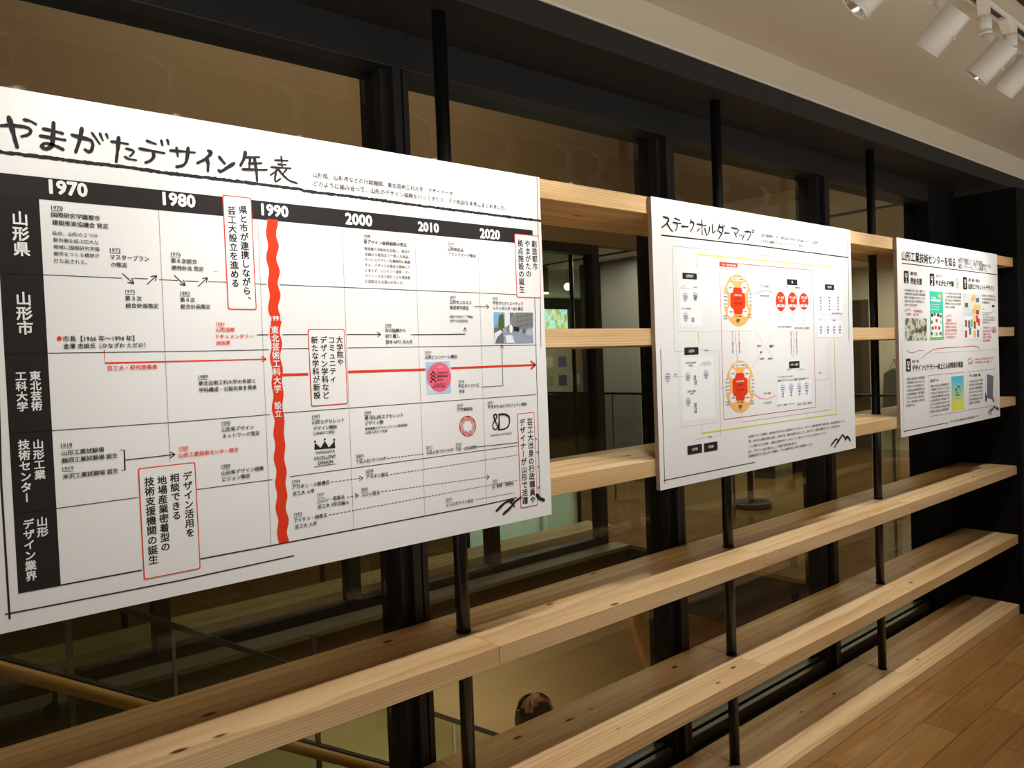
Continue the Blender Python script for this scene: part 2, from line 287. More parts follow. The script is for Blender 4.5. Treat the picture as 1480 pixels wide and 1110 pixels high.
G = [
('s',1,[(66.1,-63.6),(78.7,-60.6),(95.6,-59.7),(106.6,-60.9),(108.3,-65.9),(104.4,-72.1),(94.8,-76.0)],7,'K'),
('s',1,[(78.0,-48.0),(81.1,-62.1),(84.4,-81.1),(87.1,-94.4)],9,'K'),
('s',1,[(98.7,-48.4),(108.1,-48.8),(115.6,-52.8)],6,'K'),
('s',1,[(125.8,-58.7),(139.0,-59.6),(154.1,-61.8)],7,'K'),
('s',1,[(120.8,-71.1),(138.4,-71.7),(157.2,-72.3)],7,'K'),
('s',1,[(141.4,-45.7),(140.1,-62.4),(138.2,-82.8),(132.1,-90.7),(123.7,-91.4),(121.3,-87.3),(127.3,-81.4),(137.8,-82.9),(146.6,-85.6),(153.3,-88.6)],8,'K'),
('s',1,[(168.0,-62.0),(176.7,-63.7),(187.8,-65.1),(198.0,-66.6),(199.6,-75.7),(194.5,-88.8),(186.8,-84.1)],8,'K'),
('s',1,[(183.4,-48.3),(180.4,-64.2),(176.0,-79.2),(172.1,-90.0)],8,'K'),
('s',1,[(198.7,-53.5),(203.9,-61.5),(210.1,-71.0)],5,'K'),
('s',1,[(211.0,-52.1),(215.2,-63.9)],5,'K'),
('s',1,[(221.0,-51.5),(223.2,-58.5)],5,'K'),
('s',1,[(228.7,-64.0),(241.4,-63.5),(255.2,-64.2)],6,'K'),
('s',1,[(240.8,-54.7),(239.0,-71.9),(234.8,-97.8)],8,'K'),
('s',1,[(251.8,-72.5),(266.3,-74.3),(260.6,-82.5),(257.7,-84.9)],5,'K'),
('s',1,[(249.1,-86.9),(255.8,-90.7),(267.9,-90.7)],5,'K'),
('s',1,[(287.0,-53.3),(302.2,-57.1)],6,'K'),
('s',1,[(274.0,-69.3),(293.3,-70.3),(316.2,-71.4)],6,'K'),
('s',1,[(296.9,-73.1),(298.0,-80.5),(292.4,-88.2),(283.0,-93.0)],7,'K'),
('s',1,[(312.0,-49.1),(313.7,-57.5)],6,'K'),
('s',1,[(322.7,-46.3),(324.4,-53.7)],6,'K'),
('s',1,[(326.6,-65.1),(347.7,-63.5),(370.8,-62.5)],6,'K'),
('s',1,[(338.1,-57.9),(339.7,-73.6)],6,'K'),
('s',1,[(359.0,-55.2),(356.2,-76.8),(350.8,-88.7),(336.6,-93.2)],8,'K'),
('s',1,[(395.7,-55.5),(402.6,-57.9),(391.6,-70.8),(374.9,-81.4)],8,'K'),
('s',1,[(392.7,-70.6),(394.7,-80.6),(393.2,-93.2)],8,'K'),
('s',1,[(415.8,-64.0),(425.7,-75.3)],8,'K'),
('s',1,[(444.5,-72.0),(429.9,-82.8),(416.7,-92.7),(413.9,-89.4)],8,'K'),
('s',1,[(467.2,-47.4),(465.5,-58.2),(456.8,-74.6)],9,'K'),
('s',1,[(466.7,-58.0),(494.9,-53.4)],6,'K'),
('s',1,[(473.4,-68.8),(499.3,-64.6)],6,'K'),
('s',1,[(476.3,-59.0),(473.4,-79.4)],6,'K'),
('s',1,[(459.5,-81.9),(482.6,-79.4),(509.4,-76.4)],6,'K'),
('s',1,[(484.9,-56.7),(487.6,-77.6),(488.4,-100.6)],8,'K'),
('s',1,[(526.5,-55.2),(554.3,-52.3)],5,'K'),
('s',1,[(532.8,-62.5),(550.0,-61.2)],5,'K'),
('s',1,[(517.7,-70.0),(560.1,-66.9)],5,'K'),
('s',1,[(540.5,-45.3),(542.0,-68.1)],5,'K'),
('s',1,[(534.2,-69.6),(527.5,-77.2),(516.4,-85.8)],5,'K'),
('s',1,[(528.9,-74.6),(523.3,-100.8),(537.0,-90.4)],5,'K'),
('s',1,[(532.3,-71.2),(543.7,-83.6),(555.0,-91.9),(571.8,-95.5)],6,'K'),
('s',1,[(550.9,-69.8),(541.2,-82.2)],5,'K'),
('l',1,[(58.3,-106.0),(63.2,-105.7),(122.6,-105.5),(185.8,-105.5),(263.1,-105.1),(317.8,-106.7),(398.8,-106.4),(486.2,-106.1),(580.5,-106.8),(587.9,-108.9),(724.5,-108.7),(877.1,-110.9),(1246.9,-112.2)],6,'K',0,0,2,1),
('r',1,56.2,1215.9,-175.6,-138.8,'K',1,3),
('r',1,53.3,114.1,-818.3,-173.0,'D',1,0),
('t', 1, '1970', 129.1, -152.5, 58.2, 'W', 4),
('t', 1, '1980', 308.9, -153.0, 58.7, 'W', 4),
('t', 1, '1990', 493.6, -154.8, 56.9, 'W', 4),
('t', 1, '2000', 677.6, -156.2, 66.1, 'W', 4),
('t', 1, '2010', 861.8, -157.4, 58.6, 'W', 4),
('t', 1, '2020', 1041.3, -159.2, 63.9, 'W', 4),
('l',1,[(301.5,-171.7),(298.6,-631.9)],1.1,'K',2,0,2,0),
('l',1,[(486.2,-178.3),(481.3,-817.1)],1.1,'K',2,0,2,0),
('l',1,[(669.5,-173.9),(665.3,-816.8)],1.1,'K',2,0,2,0),
('l',1,[(853.0,-177.8),(848.5,-815.5)],1.1,'K',2,0,2,0),
('l',1,[(1034.9,-182.0),(1030.1,-816.2)],1.1,'K',2,0,2,0),
('l',1,[(114.6,-299.7),(234.0,-300.7)],1.2,'K',0,0,2,0),
('l',1,[(253.2,-299.9),(276.9,-300.2)],1.2,'K',0,0,2,0),
('l',1,[(296.0,-300.7),(328.8,-301.3)],1.2,'K',0,0,2,0),
('l',1,[(342.3,-301.4),(366.1,-301.4)],1.2,'K',0,0,2,0),
('l',1,[(384.0,-300.8),(418.0,-301.2)],1.2,'K',0,0,2,0),
('l',1,[(475.0,-301.9),(497.5,-302.4)],1.2,'K',0,0,2,0),
('l',1,[(524.8,-302.2),(740.1,-303.1),(1215.8,-305.7)],1.2,'K',0,0,2,0),
('l',1,[(114.6,-429.5),(326.1,-431.1),(495.3,-431.5)],1.2,'K',0,0,2,0),
('l',1,[(522.8,-430.0),(581.0,-430.4)],1.2,'K',0,0,2,0),
('l',1,[(671.4,-431.1),(1214.1,-433.6)],1.2,'K',0,0,2,0),
('l',1,[(113.6,-558.5),(319.7,-560.3),(491.8,-559.6)],1.2,'K',0,0,2,0),
('l',1,[(513.5,-558.4),(1207.6,-560.9)],1.2,'K',0,0,2,0),
('l',1,[(112.6,-688.7),(241.4,-688.5)],1.2,'K',0,0,2,0),
('l',1,[(343.0,-688.4),(490.6,-688.8)],1.2,'K',0,0,2,0),
('l',1,[(527.0,-687.8),(1137.2,-686.3)],1.2,'K',0,0,2,0),
('l',1,[(53.4,-817.5),(241.1,-818.7)],2.4,'K',0,0,2,0),
('l',1,[(343.7,-818.8),(493.3,-819.3),(749.3,-818.8),(1023.0,-819.2),(1128.3,-816.8)],2.4,'K',0,0,2,0),
('l',1,[(1237.8,-0.6),(1234.5,-152.1)],1.6,'K',0,0,2,0),
('l',1,[(1214.4,-313.2),(1206.5,-820.8)],1.8,'K',0,0,2,0),
('l',1,[(1234.1,-312.7),(1230.1,-439.9)],1.6,'K',0,0,2,0),
('l',1,[(44.3,-416.4),(38.8,-638.3),(39.6,-857.2)],3,'K',0,0,2,0),
('l',1,[(33.4,-847.8),(305.3,-851.0),(528.5,-848.4)],2.4,'K',0,0,2,0),
('l',1,[(1226.1,-114.1),(1246.9,-112.2)],2,'K',0,0,2,0),
('w',1,513.9,-173.0,506.6,-818.3,21.5),
('t', 1, '1991', 502.1, -369.4, 21.4, 'W', 2),
('v', 1, '東北芸術工科大学', 509.8, -384.3, 133.6, 'W', 2),
('v', 1, '設立', 508.8, -535.1, 31.8, 'W', 2),
('r',1,418.2,475.0,-353.2,-134.9,'R',3,4),
('r',1,420.2,473.0,-351.2,-136.9,'W',4,3),
('v', 1, '県と市が連携しながら、', 457.0, -151.5, 191.2, 'K', 2),
('v', 1, '芸工大設立を進める', 434.7, -155.1, 156.2, 'K', 2),
('r',1,580.5,664.8,-550.1,-391.1,'R',3,4),
('r',1,582.5,662.8,-548.1,-393.1,'W',4,3),
('v', 1, '大学院や', 651.3, -405.9, 63.1, 'K', 2),
('v', 1, 'コミュニティ', 633.0, -405.8, 97.9, 'K', 2),
('v', 1, 'デザイン学科など', 614.3, -405.6, 131.2, 'K', 2),
('v', 1, '新たな学科が新設', 594.3, -405.5, 130.1, 'K', 2),
('r',1,1152.6,1237.0,-312.6,-151.8,'R',3,4),
('r',1,1154.6,1235.0,-310.6,-153.8,'W',4,3),
('v', 1, '創造都市', 1219.2, -164.2, 77.3, 'K', 2),
('v', 1, 'やまがたの', 1195.7, -165.4, 95.7, 'K', 2),
('v', 1, '拠点施設の誕生', 1171.2, -165.5, 136.2, 'K', 2),
('r',1,243.5,343.2,-837.0,-637.0,'R',3,4),
('r',1,245.5,341.2,-835.0,-639.0,'W',4,3),
('v', 1, 'デザイン活用を', 327.6, -652.8, 122.4, 'K', 2),
('v', 1, '相談できる', 305.0, -653.2, 86.4, 'K', 2),
('v', 1, '地場産業密着型の', 283.0, -654.8, 138.5, 'K', 2),
('v', 1, '技術支援機関の誕生', 261.2, -654.2, 158.6, 'K', 2),
('r',1,1139.1,1197.5,-846.6,-605.6,'R',3,4),
('r',1,1141.1,1195.5,-844.6,-607.6,'W',4,3),
('v', 1, '芸工大出身の行政職員や', 1181.0, -619.5, 221.2, 'K', 2),
('v', 1, 'デザイナーが山形で活躍', 1154.9, -619.3, 219.1, 'K', 2),
('t', 1, '山形県、山形市などの行政機関、東北芸術工科大学・デザイナーが、', 607.6, -73.4, 362.1, 'K', 0),
('t', 1, 'どのように絡み合って、山形のデザイン振興を行ってきたか、その軌跡を年表にまとめました。', 608.2, -91.2, 519.5, 'K', 0),
('t', 1, '1970', 130.9, -187.4, 17.0, 'K', 0),
('l',1,[(130.7,-192.7),(147.7,-191.9)],0.7,'K',0,0,2,0),
('t', 1, '国際研究学園都市', 130.3, -199.4, 73.5, 'K', 1),
('t', 1, '建設推進協議会 発足', 131.1, -212.2, 85.4, 'K', 1),
('t', 1, '仙台、山形の２つの', 130.6, -229.8, 67.9, 'K', 0),
('t', 1, '都市圏を結ぶ広大な', 130.9, -241.2, 68.9, 'K', 0),
('t', 1, '地域に国際研究学園', 130.7, -252.6, 69.5, 'K', 0),
('t', 1, '都市をつくる構想が', 130.5, -264.1, 69.2, 'K', 0),
('t', 1, '打ち出される。', 130.3, -276.0, 49.9, 'K', 0),
('t', 1, '1972', 217.1, -252.6, 17.3, 'K', 0),
('l',1,[(216.8,-257.7),(234.2,-257.5)],0.7,'K',0,0,2,0),
('t', 1, 'マスタープラン', 216.5, -264.7, 64.1, 'K', 1),
('t', 1, 'の策定', 217.6, -277.7, 26.0, 'K', 1),
('t', 1, '1975', 238.4, -323.8, 15.9, 'K', 0),
('l',1,[(238.1,-328.9),(254.1,-329.1)],0.7,'K',0,0,2,0),
('t', 1, '第３次', 237.4, -336.0, 27.5, 'K', 1),
('t', 1, '総合計画策定', 237.6, -348.7, 55.4, 'K', 1),
('t', 1, '1976', 318.6, -253.2, 17.3, 'K', 0),
('l',1,[(318.3,-258.4),(335.6,-258.7)],0.7,'K',0,0,2,0),
('t', 1, '第６次総合', 317.9, -265.3, 46.9, 'K', 1),
('t', 1, '開発計画 策定', 319.3, -278.3, 56.8, 'K', 1),
('t', 1, '…', 394.3, -278.5, 8.8, 'K', 0),
('t', 1, '1982', 331.5, -324.4, 17.6, 'K', 0),
('l',1,[(331.3,-329.5),(348.8,-330.0)],0.7,'K',0,0,2,0),
('t', 1, '第４次', 330.9, -336.2, 26.5, 'K', 1),
('t', 1, '総合計画策定', 331.1, -348.7, 54.5, 'K', 1),
('l',1,[(234.8,-292.1),(253.0,-309.8)],1.6,'K',0,1,2,0),
('l',1,[(274.4,-310.8),(292.3,-293.7)],1.6,'K',0,1,2,0),
('l',1,[(322.8,-292.0),(341.4,-310.2)],1.6,'K',0,1,2,0),
('l',1,[(364.2,-311.2),(382.7,-293.9)],1.6,'K',0,1,2,0),
('e',1,132.1,-405.6,7.1,8.1,'R',2),
('t', 1, '市長【1966 年～1994 年】', 137.1, -406.2, 112.2, 'K', 1),
('t', 1, '金澤 忠雄氏（かなざわ ただお）', 137.5, -418.7, 129.3, 'K', 1),
('l',1,[(199.8,-426.2),(199.5,-448.7),(489.5,-449.8)],2.0,'R',0,1,2,0),
('t', 1, '芸工大・初代理事長', 202.5, -458.0, 82.6, 'R', 1),
('t', 1, '1989', 394.1, -381.0, 16.4, 'R', 0),
('l',1,[(393.8,-386.2),(410.2,-386.7)],0.7,'R',0,0,2,0),
('t', 1, '山形国際', 393.5, -392.0, 35.8, 'R', 1),
('t', 1, 'ドキュメンタリー', 392.9, -404.5, 72.2, 'R', 1),
('t', 1, '映画祭', 393.6, -416.8, 26.3, 'R', 1),
('l',1,[(472.8,-402.1),(496.1,-401.8)],1.5,'K',0,0,2,0),
('l',1,[(525.8,-402.0),(579.8,-402.0)],1.5,'K',0,0,2,0),
('l',1,[(670.1,-402.6),(753.1,-403.2)],1.5,'K',0,1,2,0),
('t', 1, '1989', 356.7, -479.3, 17.2, 'K', 0),
('l',1,[(356.5,-484.2),(373.6,-485.4)],0.7,'K',0,0,2,0),
('t', 1, '東北芸術工科大学の名称と', 356.1, -491.7, 109.3, 'K', 1),
('t', 1, '学科構成・公設民営を発表', 356.3, -504.3, 110.9, 'K', 1),
('t', 1, '1990', 395.8, -569.3, 16.5, 'K', 0),
('l',1,[(395.6,-574.4),(412.1,-575.3)],0.7,'K',0,0,2,0),
('t', 1, '山形県デザイン', 395.2, -581.6, 62.5, 'K', 1),
('t', 1, 'ネットワーク発足', 395.5, -594.0, 73.4, 'K', 1),
('t', 1, '1918', 125.7, -584.5, 16.6, 'K', 0),
('l',1,[(125.5,-588.7),(142.1,-590.0)],0.7,'K',0,0,2,0),
('t', 1, '山形工業試験場', 126.0, -597.8, 64.8, 'K', 1),
('t', 1, '鶴岡工業試験場 誕生', 125.7, -610.4, 86.1, 'K', 1),
('t', 1, '1919', 125.9, -624.0, 16.5, 'K', 0),
('l',1,[(125.7,-628.2),(142.1,-629.6)],0.7,'K',0,0,2,0),
('t', 1, '米沢工業試験場 誕生', 125.6, -637.2, 85.9, 'K', 1),
('l',1,[(216.8,-601.5),(223.1,-602.2),(222.5,-637.7),(216.6,-637.0)],1.6,'K',0,0,2,0),
('l',1,[(222.8,-620.0),(308.2,-619.1)],1.6,'K',0,1,2,0),
('t', 1, '1980', 315.4, -609.0, 16.6, 'R', 0),
('l',1,[(315.1,-613.7),(331.8,-615.0)],0.7,'R',0,0,2,0),
('t', 1, '山形工業技術センター統合', 314.7, -622.0, 110.9, 'R', 1),
('t', 1, '1989', 391.3, -651.2, 17.0, 'K', 0),
('l',1,[(391.1,-656.0),(408.0,-657.5)],0.7,'K',0,0,2,0),
('t', 1, '山形県デザイン振興', 390.7, -664.0, 82.7, 'K', 1),
('t', 1, 'ビジョン策定', 391.5, -675.4, 54.5, 'K', 1),
('v', 1, '山形県', 85.4, -197.6, 74.2, 'W', 3),
('v', 1, '山形市', 84.0, -328.4, 71.1, 'W', 3),
('v', 1, '東北芸術', 94.2, -458.0, 66.4, 'W', 3),
('v', 1, '工科大学', 74.0, -457.8, 66.2, 'W', 3),
('v', 1, '山形工業', 92.9, -570.8, 67.0, 'W', 3),
('v', 1, '技術センター', 72.8, -569.2, 104.2, 'W', 3),
('v', 1, '山形', 92.2, -698.5, 34.1, 'W', 3),
('v', 1, 'デザイン業界', 72.6, -699.5, 102.7, 'W', 3),
('l',1,[(58.4,-300.4),(113.6,-300.3)],1.0,'k',0,0,2,0),
('l',1,[(55.8,-430.0),(114.2,-429.5)],1.0,'k',0,0,2,0),
('l',1,[(57.1,-557.5),(113.6,-558.5)],1.0,'k',0,0,2,0),
('l',1,[(57.4,-688.2),(112.6,-688.7)],1.0,'k',0,0,2,0),
('t', 1, '2008', 720.4, -190.0, 16.6, 'K', 0),
('l',1,[(720.1,-196.6),(736.7,-195.8)],0.7,'K',0,0,2,0),
('t', 1, '県デザイン振興戦略の策定', 719.7, -202.8, 110.5, 'K', 1),
('t', 1, '製造業の活性化を目指し、商品の', 721.0, -217.6, 116.5, 'K', 0),
('t', 1, '企画から販売まで一貫した商品、', 720.9, -229.4, 114.7, 'K', 0),
('t', 1, 'サービスデザインを戦略的に推進', 720.7, -241.0, 116.5, 'K', 0),
('t', 1, 'する。デザインが意匠の意味にと', 720.5, -252.6, 116.1, 'K', 0),
('t', 1, 'どまらず、コンセプト開発・マー', 720.4, -264.3, 116.1, 'K', 0),
('t', 1, 'ケティングまで含むことを提言者', 720.2, -276.0, 115.7, 'K', 0),
('t', 1, 'に認知させる狙いがあった。', 720.0, -288.0, 97.4, 'K', 0),
('t', 1, '2017', 944.1, -191.4, 18.2, 'K', 0),
('l',1,[(943.8,-198.5),(961.9,-198.1)],0.7,'K',0,0,2,0),
('t', 1, '山形県産品', 943.5, -204.0, 45.5, 'K', 1),
('t', 1, 'ブランドマーク策定', 944.3, -216.2, 82.8, 'K', 1),
('t', 1, '2006', 764.2, -382.2, 16.8, 'K', 0),
('l',1,[(763.9,-388.6),(780.7,-388.6)],0.7,'K',0,0,2,0),
('t', 1, '市の組織から', 763.6, -394.4, 53.5, 'K', 1),
('t', 1, '切り離し', 763.6, -407.0, 37.5, 'K', 1),
('t', 1, '翌年 NPO 法人化', 764.1, -419.8, 70.5, 'K', 1),
('l',1,[(831.0,-404.3),(984.7,-404.3),(984.8,-388.2)],1.5,'K',0,1,2,0),
('t', 1, '2017', 943.7, -316.8, 18.0, 'K', 0),
('l',1,[(943.4,-323.7),(961.4,-323.8)],0.7,'K',0,0,2,0),
('t', 1, '山形市ユネスコ', 943.1, -328.8, 63.3, 'K', 1),
('t', 1, '創造都市認定', 943.2, -341.2, 55.7, 'K', 1),
('t', 1, '国内で初めて「映画」', 942.1, -362.5, 68.7, 'K', 0),
('t', 1, '部門で加盟認定', 941.6, -372.8, 52.4, 'K', 0),
('l',1,[(1015.5,-338.0),(1061.4,-338.1)],1.5,'K',0,1,2,0),
('t', 1, '2022', 1073.9, -316.6, 17.2, 'K', 0),
('l',1,[(1073.5,-323.6),(1090.7,-323.8)],0.7,'K',0,0,2,0),
('t', 1, 'やまがたクリエイティブ', 1073.2, -328.5, 100.7, 'K', 1),
('t', 1, 'シティセンターQ1 設立', 1073.7, -340.8, 99.6, 'K', 1),
('r',1,1075.7,1202.3,-428.3,-350.9,'ph1',2,0),
('p',1,[(1075.7,-350.9),(1103.8,-350.8),(1104.8,-366.4),(1091.4,-380.3),(1074.8,-383.1)],'sky',3),
('p',1,[(1091.8,-358.2),(1105.5,-353.9),(1107.4,-388.7),(1094.4,-394.2),(1088.5,-380.3)],'grn',4),
('p',1,[(1110.4,-351.0),(1127.7,-350.8),(1127.3,-380.3),(1109.2,-388.7)],'g2',3),
('p',1,[(1126.9,-366.3),(1148.2,-350.6),(1206.3,-350.2),(1205.1,-388.8),(1161.1,-393.0),(1126.7,-391.5)],'bld',3),
('p',1,[(1106.8,-399.8),(1138.3,-398.6),(1203.3,-409.0),(1203.1,-428.3),(1112.8,-427.0)],'rd',3),
('p',1,[(1110.0,-408.2),(1132.2,-407.0),(1140.5,-427.4),(1112.8,-427.0)],'g1',4),
('p',1,[(1074.5,-388.6),(1103.5,-392.9),(1104.3,-426.9),(1074.0,-426.4)],'g3',3),
('p',1,[(1075.2,-402.4),(1094.4,-394.2),(1101.3,-399.8),(1082.5,-413.5),(1076.9,-426.5),(1074.0,-426.4)],'g2',4),
('p',1,[(1151.5,-359.0),(1158.3,-358.1),(1158.0,-364.9),(1151.2,-365.6)],'g3',4),
('p',1,[(1150.9,-370.4),(1157.8,-369.5),(1157.4,-376.3),(1150.6,-376.9)],'g3',4),
('p',1,[(1150.3,-381.7),(1157.2,-380.8),(1156.8,-387.6),(1150.0,-388.2)],'g3',4),
('p',1,[(1162.1,-357.8),(1169.0,-356.9),(1168.7,-363.7),(1161.8,-364.4)],'g3',4),
('p',1,[(1161.5,-369.2),(1168.4,-368.3),(1168.1,-375.1),(1161.2,-375.7)],'g3',4),
('p',1,[(1161.0,-380.5),(1167.8,-379.7),(1167.5,-386.5),(1160.6,-387.1)],'g3',4),
('p',1,[(1172.8,-356.6),(1179.8,-355.7),(1179.4,-362.5),(1172.5,-363.1)],'g3',4),
('p',1,[(1172.2,-368.0),(1179.2,-367.1),(1178.8,-373.9),(1171.9,-374.5)],'g3',4),
('p',1,[(1171.7,-379.4),(1178.6,-378.5),(1178.2,-385.4),(1171.3,-385.9)],'g3',4),
('p',1,[(1183.6,-355.3),(1190.6,-354.4),(1190.2,-361.3),(1183.3,-361.9)],'g3',4),
('p',1,[(1183.0,-366.8),(1190.0,-365.9),(1189.6,-372.8),(1182.7,-373.4)],'g3',4),
('p',1,[(1182.4,-378.2),(1189.4,-377.3),(1189.1,-384.2),(1182.1,-384.8)],'g3',4),
('p',1,[(1194.5,-354.1),(1201.5,-353.2),(1201.1,-360.1),(1194.1,-360.7)],'g3',4),
('p',1,[(1193.9,-365.6),(1200.9,-364.7),(1200.5,-371.6),(1193.5,-372.2)],'g3',4),
('p',1,[(1193.3,-377.0),(1200.3,-376.2),(1200.0,-383.1),(1193.0,-383.6)],'g3',4),
('e',1,1129.3,-391.5,10.4,21.4,'W',5),
('e',1,1129.6,-386.5,4.5,6.7,'sky',5.5),
('e',1,1129.5,-394.9,5.2,6.8,'bld',5.5),
('p',1,[(1138.9,-385.9),(1157.6,-387.3),(1157.0,-398.7),(1138.3,-397.7)],'K',4),
('p',1,[(1180.0,-395.9),(1204.0,-394.6),(1204.1,-409.0),(1181.3,-407.4)],'sv',4),
('l',1,[(1028.7,-532.8),(1096.4,-532.9),(1097.9,-431.0)],1.5,'K',0,1,2,0),
('l',1,[(520.3,-482.4),(577.3,-483.3)],5.5,'R',0,0,2,0),
('l',1,[(668.9,-482.1),(866.4,-484.3)],5.5,'R',0,0,2,0),
('l',1,[(938.6,-483.8),(1208.4,-484.7)],5.0,'R',0,2,2,0),
('t', 1, '2014', 866.9, -444.3, 16.7, 'K', 0),
('l',1,[(866.5,-450.6),(883.3,-451.3)],0.7,'K',0,0,2,0),
('t', 1, '山形ビエンナーレ開始', 866.9, -456.6, 91.1, 'K', 1),
('r',1,867.9,936.6,-541.3,-467.2,'ph2',2,0),
('e',1,904.8,-503.0,67.4,68.7,'pk',3),
('l',1,[(879.7,-498.0),(887.7,-489.8),(894.8,-497.8)],3.0,'K',0,0,4,0),
('l',1,[(879.3,-506.3),(887.2,-498.1),(894.4,-506.1)],3.0,'K',0,0,4,0),
('l',1,[(878.9,-514.5),(886.8,-506.3),(894.0,-514.4)],3.0,'K',0,0,4,0),
('t', 1, 'YAMAGATA', 898.2, -493.2, 31.7, 'K', 1),
('t', 1, 'BIENNALE', 897.8, -501.0, 31.7, 'K', 1),
('t', 1, '2014', 897.4, -509.2, 15.6, 'K', 1),
('t', 1, '9.20-10.19', 890.3, -519.6, 30.2, 'K', 0),
('t', 1, '一般無料', 897.0, -480.3, 17.5, 'W', 1),
('t', 1, '山形まなび館', 883.7, -525.3, 34.9, 'K', 0),
('t', 1, '2018', 959.0, -515.8, 17.0, 'K', 0),
('l',1,[(958.7,-522.3),(975.6,-523.1)],0.7,'K',0,0,2,0),
('t', 1, '中山ダイスケ氏', 958.4, -527.6, 61.9, 'K', 1),
('t', 1, '学長', 959.4, -540.1, 16.7, 'K', 1),
('t', 1, '2018', 952.0, -572.1, 17.2, 'K', 0),
('l',1,[(951.6,-578.4),(968.9,-579.6)],0.7,'K',0,0,2,0),
('t', 1, 'デザ縁開始', 951.4, -583.1, 46.1, 'K', 1),
('l',1,[(1005.4,-625.9),(1000.7,-634.8),(993.3,-640.1),(984.9,-641.3),(977.6,-638.9),(972.7,-634.2)],1.9,'R2',0,0,2,0),
('l',1,[(1006.1,-626.0),(1004.5,-633.4),(1000.6,-639.8),(995.7,-644.1)],1.9,'R2',0,0,2,0),
('l',1,[(995.3,-643.6),(985.3,-645.3),(976.3,-642.6),(969.9,-637.0),(967.0,-630.0),(967.6,-623.4)],1.9,'R2',0,0,2,0),
('l',1,[(995.8,-644.1),(988.8,-647.2),(981.2,-648.0),(974.6,-646.8)],1.9,'R2',0,0,2,0),
('l',1,[(974.9,-646.3),(967.1,-639.6),(963.3,-631.2),(963.6,-622.9),(967.2,-616.5),(972.8,-612.9)],1.9,'R2',0,0,2,0),
('l',1,[(974.7,-646.8),(967.7,-643.4),(962.2,-638.0),(958.9,-632.4)],1.9,'R2',0,0,2,0),
('l',1,[(959.5,-632.2),(959.7,-622.3),(963.8,-614.3),(970.6,-609.6),(978.0,-608.5),(984.5,-610.7)],1.9,'R2',0,0,2,0),
('l',1,[(958.9,-632.4),(957.1,-625.1),(957.6,-617.6),(959.9,-611.7)],1.9,'R2',0,0,2,0),
('l',1,[(960.5,-612.0),(968.5,-606.2),(977.5,-604.6),(985.7,-607.0),(991.4,-612.2),(993.9,-618.5)],1.9,'R2',0,0,2,0),
('l',1,[(959.9,-611.7),(964.6,-605.9),(970.9,-601.9),(977.1,-600.1)],1.9,'R2',0,0,2,0),
('l',1,[(977.2,-600.6),(987.1,-603.3),(994.3,-609.4),(997.7,-617.2),(997.3,-624.7),(993.8,-630.4)],1.9,'R2',0,0,2,0),
('l',1,[(977.1,-600.1),(984.8,-600.2),(992.2,-602.6),(997.7,-606.4)],1.9,'R2',0,0,2,0),
('l',1,[(997.2,-606.7),(1001.5,-616.0),(1001.3,-625.2),(997.3,-632.5),(991.1,-636.7),(984.3,-637.4)],1.9,'R2',0,0,2,0),
('l',1,[(997.7,-606.3),(1002.6,-612.3),(1005.5,-619.5),(1006.1,-626.1)],1.9,'R2',0,0,2,0),
('t', 1, '2021', 1044.3, -572.3, 18.5, 'K', 0),
('l',1,[(1044.0,-579.0),(1062.4,-579.7)],0.7,'K',0,0,2,0),
('t', 1, 'やまがた＆Dプロジェクト開始', 1045.2, -583.0, 127.3, 'K', 1),
('s',1,[(1078.1,-639.6),(1079.9,-603.2)],5.5,'K'),
('s',1,[(1078.4,-603.1),(1098.8,-603.5),(1112.3,-610.3),(1114.0,-622.7),(1108.7,-635.2),(1094.7,-641.0),(1076.5,-640.6)],5.5,'K'),
('s',1,[(1064.6,-610.7),(1061.9,-604.8),(1068.0,-601.2),(1073.8,-605.6),(1070.4,-612.3),(1061.1,-620.8),(1057.6,-629.8),(1061.7,-638.2),(1069.1,-639.4),(1075.4,-632.4),(1077.4,-623.3)],4.6,'K'),
('s',1,[(1063.1,-609.5),(1076.6,-639.5)],4.6,'K'),
('t', 1, 'YAMAGATA ＆D PROJECT', 1049.1, -652.6, 70.3, 'K', 1),
('t', 1, '1997', 581.2, -571.2, 18.3, 'K', 0),
('l',1,[(580.9,-577.0),(599.2,-577.4)],0.7,'K',0,0,2,0),
('t', 1, '山形エクセレント', 580.6, -582.8, 73.3, 'K', 1),
('t', 1, 'デザイン開始', 582.6, -595.8, 54.2, 'K', 1),
('t', 1, '（以降隔年で開催）', 580.5, -606.0, 50.9, 'K', 0),
('p',1,[(583.0,-639.2),(585.3,-624.9),(592.8,-632.4),(597.3,-636.8),(607.5,-623.2),(615.8,-637.7),(621.4,-633.4),(629.9,-625.3),(630.8,-640.2)],'K',2),
('e',1,585.4,-622.5,4.2,4.8,'K',2),
('e',1,607.6,-619.8,4.3,4.8,'K',2),
('e',1,629.0,-622.8,4.3,4.9,'K',2),
('t', 1, 'YAMAGATA', 585.3, -645.8, 43.6, 'K', 1),
('t', 1, 'EXCELLENT', 582.1, -657.0, 48.9, 'K', 1),
('t', 1, 'DESIGN', 590.0, -667.6, 34.0, 'K', 1),
('l',1,[(581.2,-674.7),(631.8,-673.8)],1.0,'K',0,0,2,0),
('t', 1, '2004', 702.8, -571.3, 16.7, 'K', 0),
('l',1,[(702.5,-577.4),(719.2,-577.7)],0.7,'K',0,0,2,0),
('t', 1, '第1回山形エクセレント', 703.4, -583.2, 98.0, 'K', 1),
('t', 1, 'デザイン塾', 703.9, -594.8, 45.5, 'K', 1),
('t', 1, '事務講座からのインプット＆個別相談', 703.4, -606.6, 107.4, 'K', 1),
('t', 1, '（以降４回まで実施）', 702.3, -615.1, 57.4, 'K', 0),
('t', 1, '2001', 678.3, -663.1, 18.1, 'K', 0),
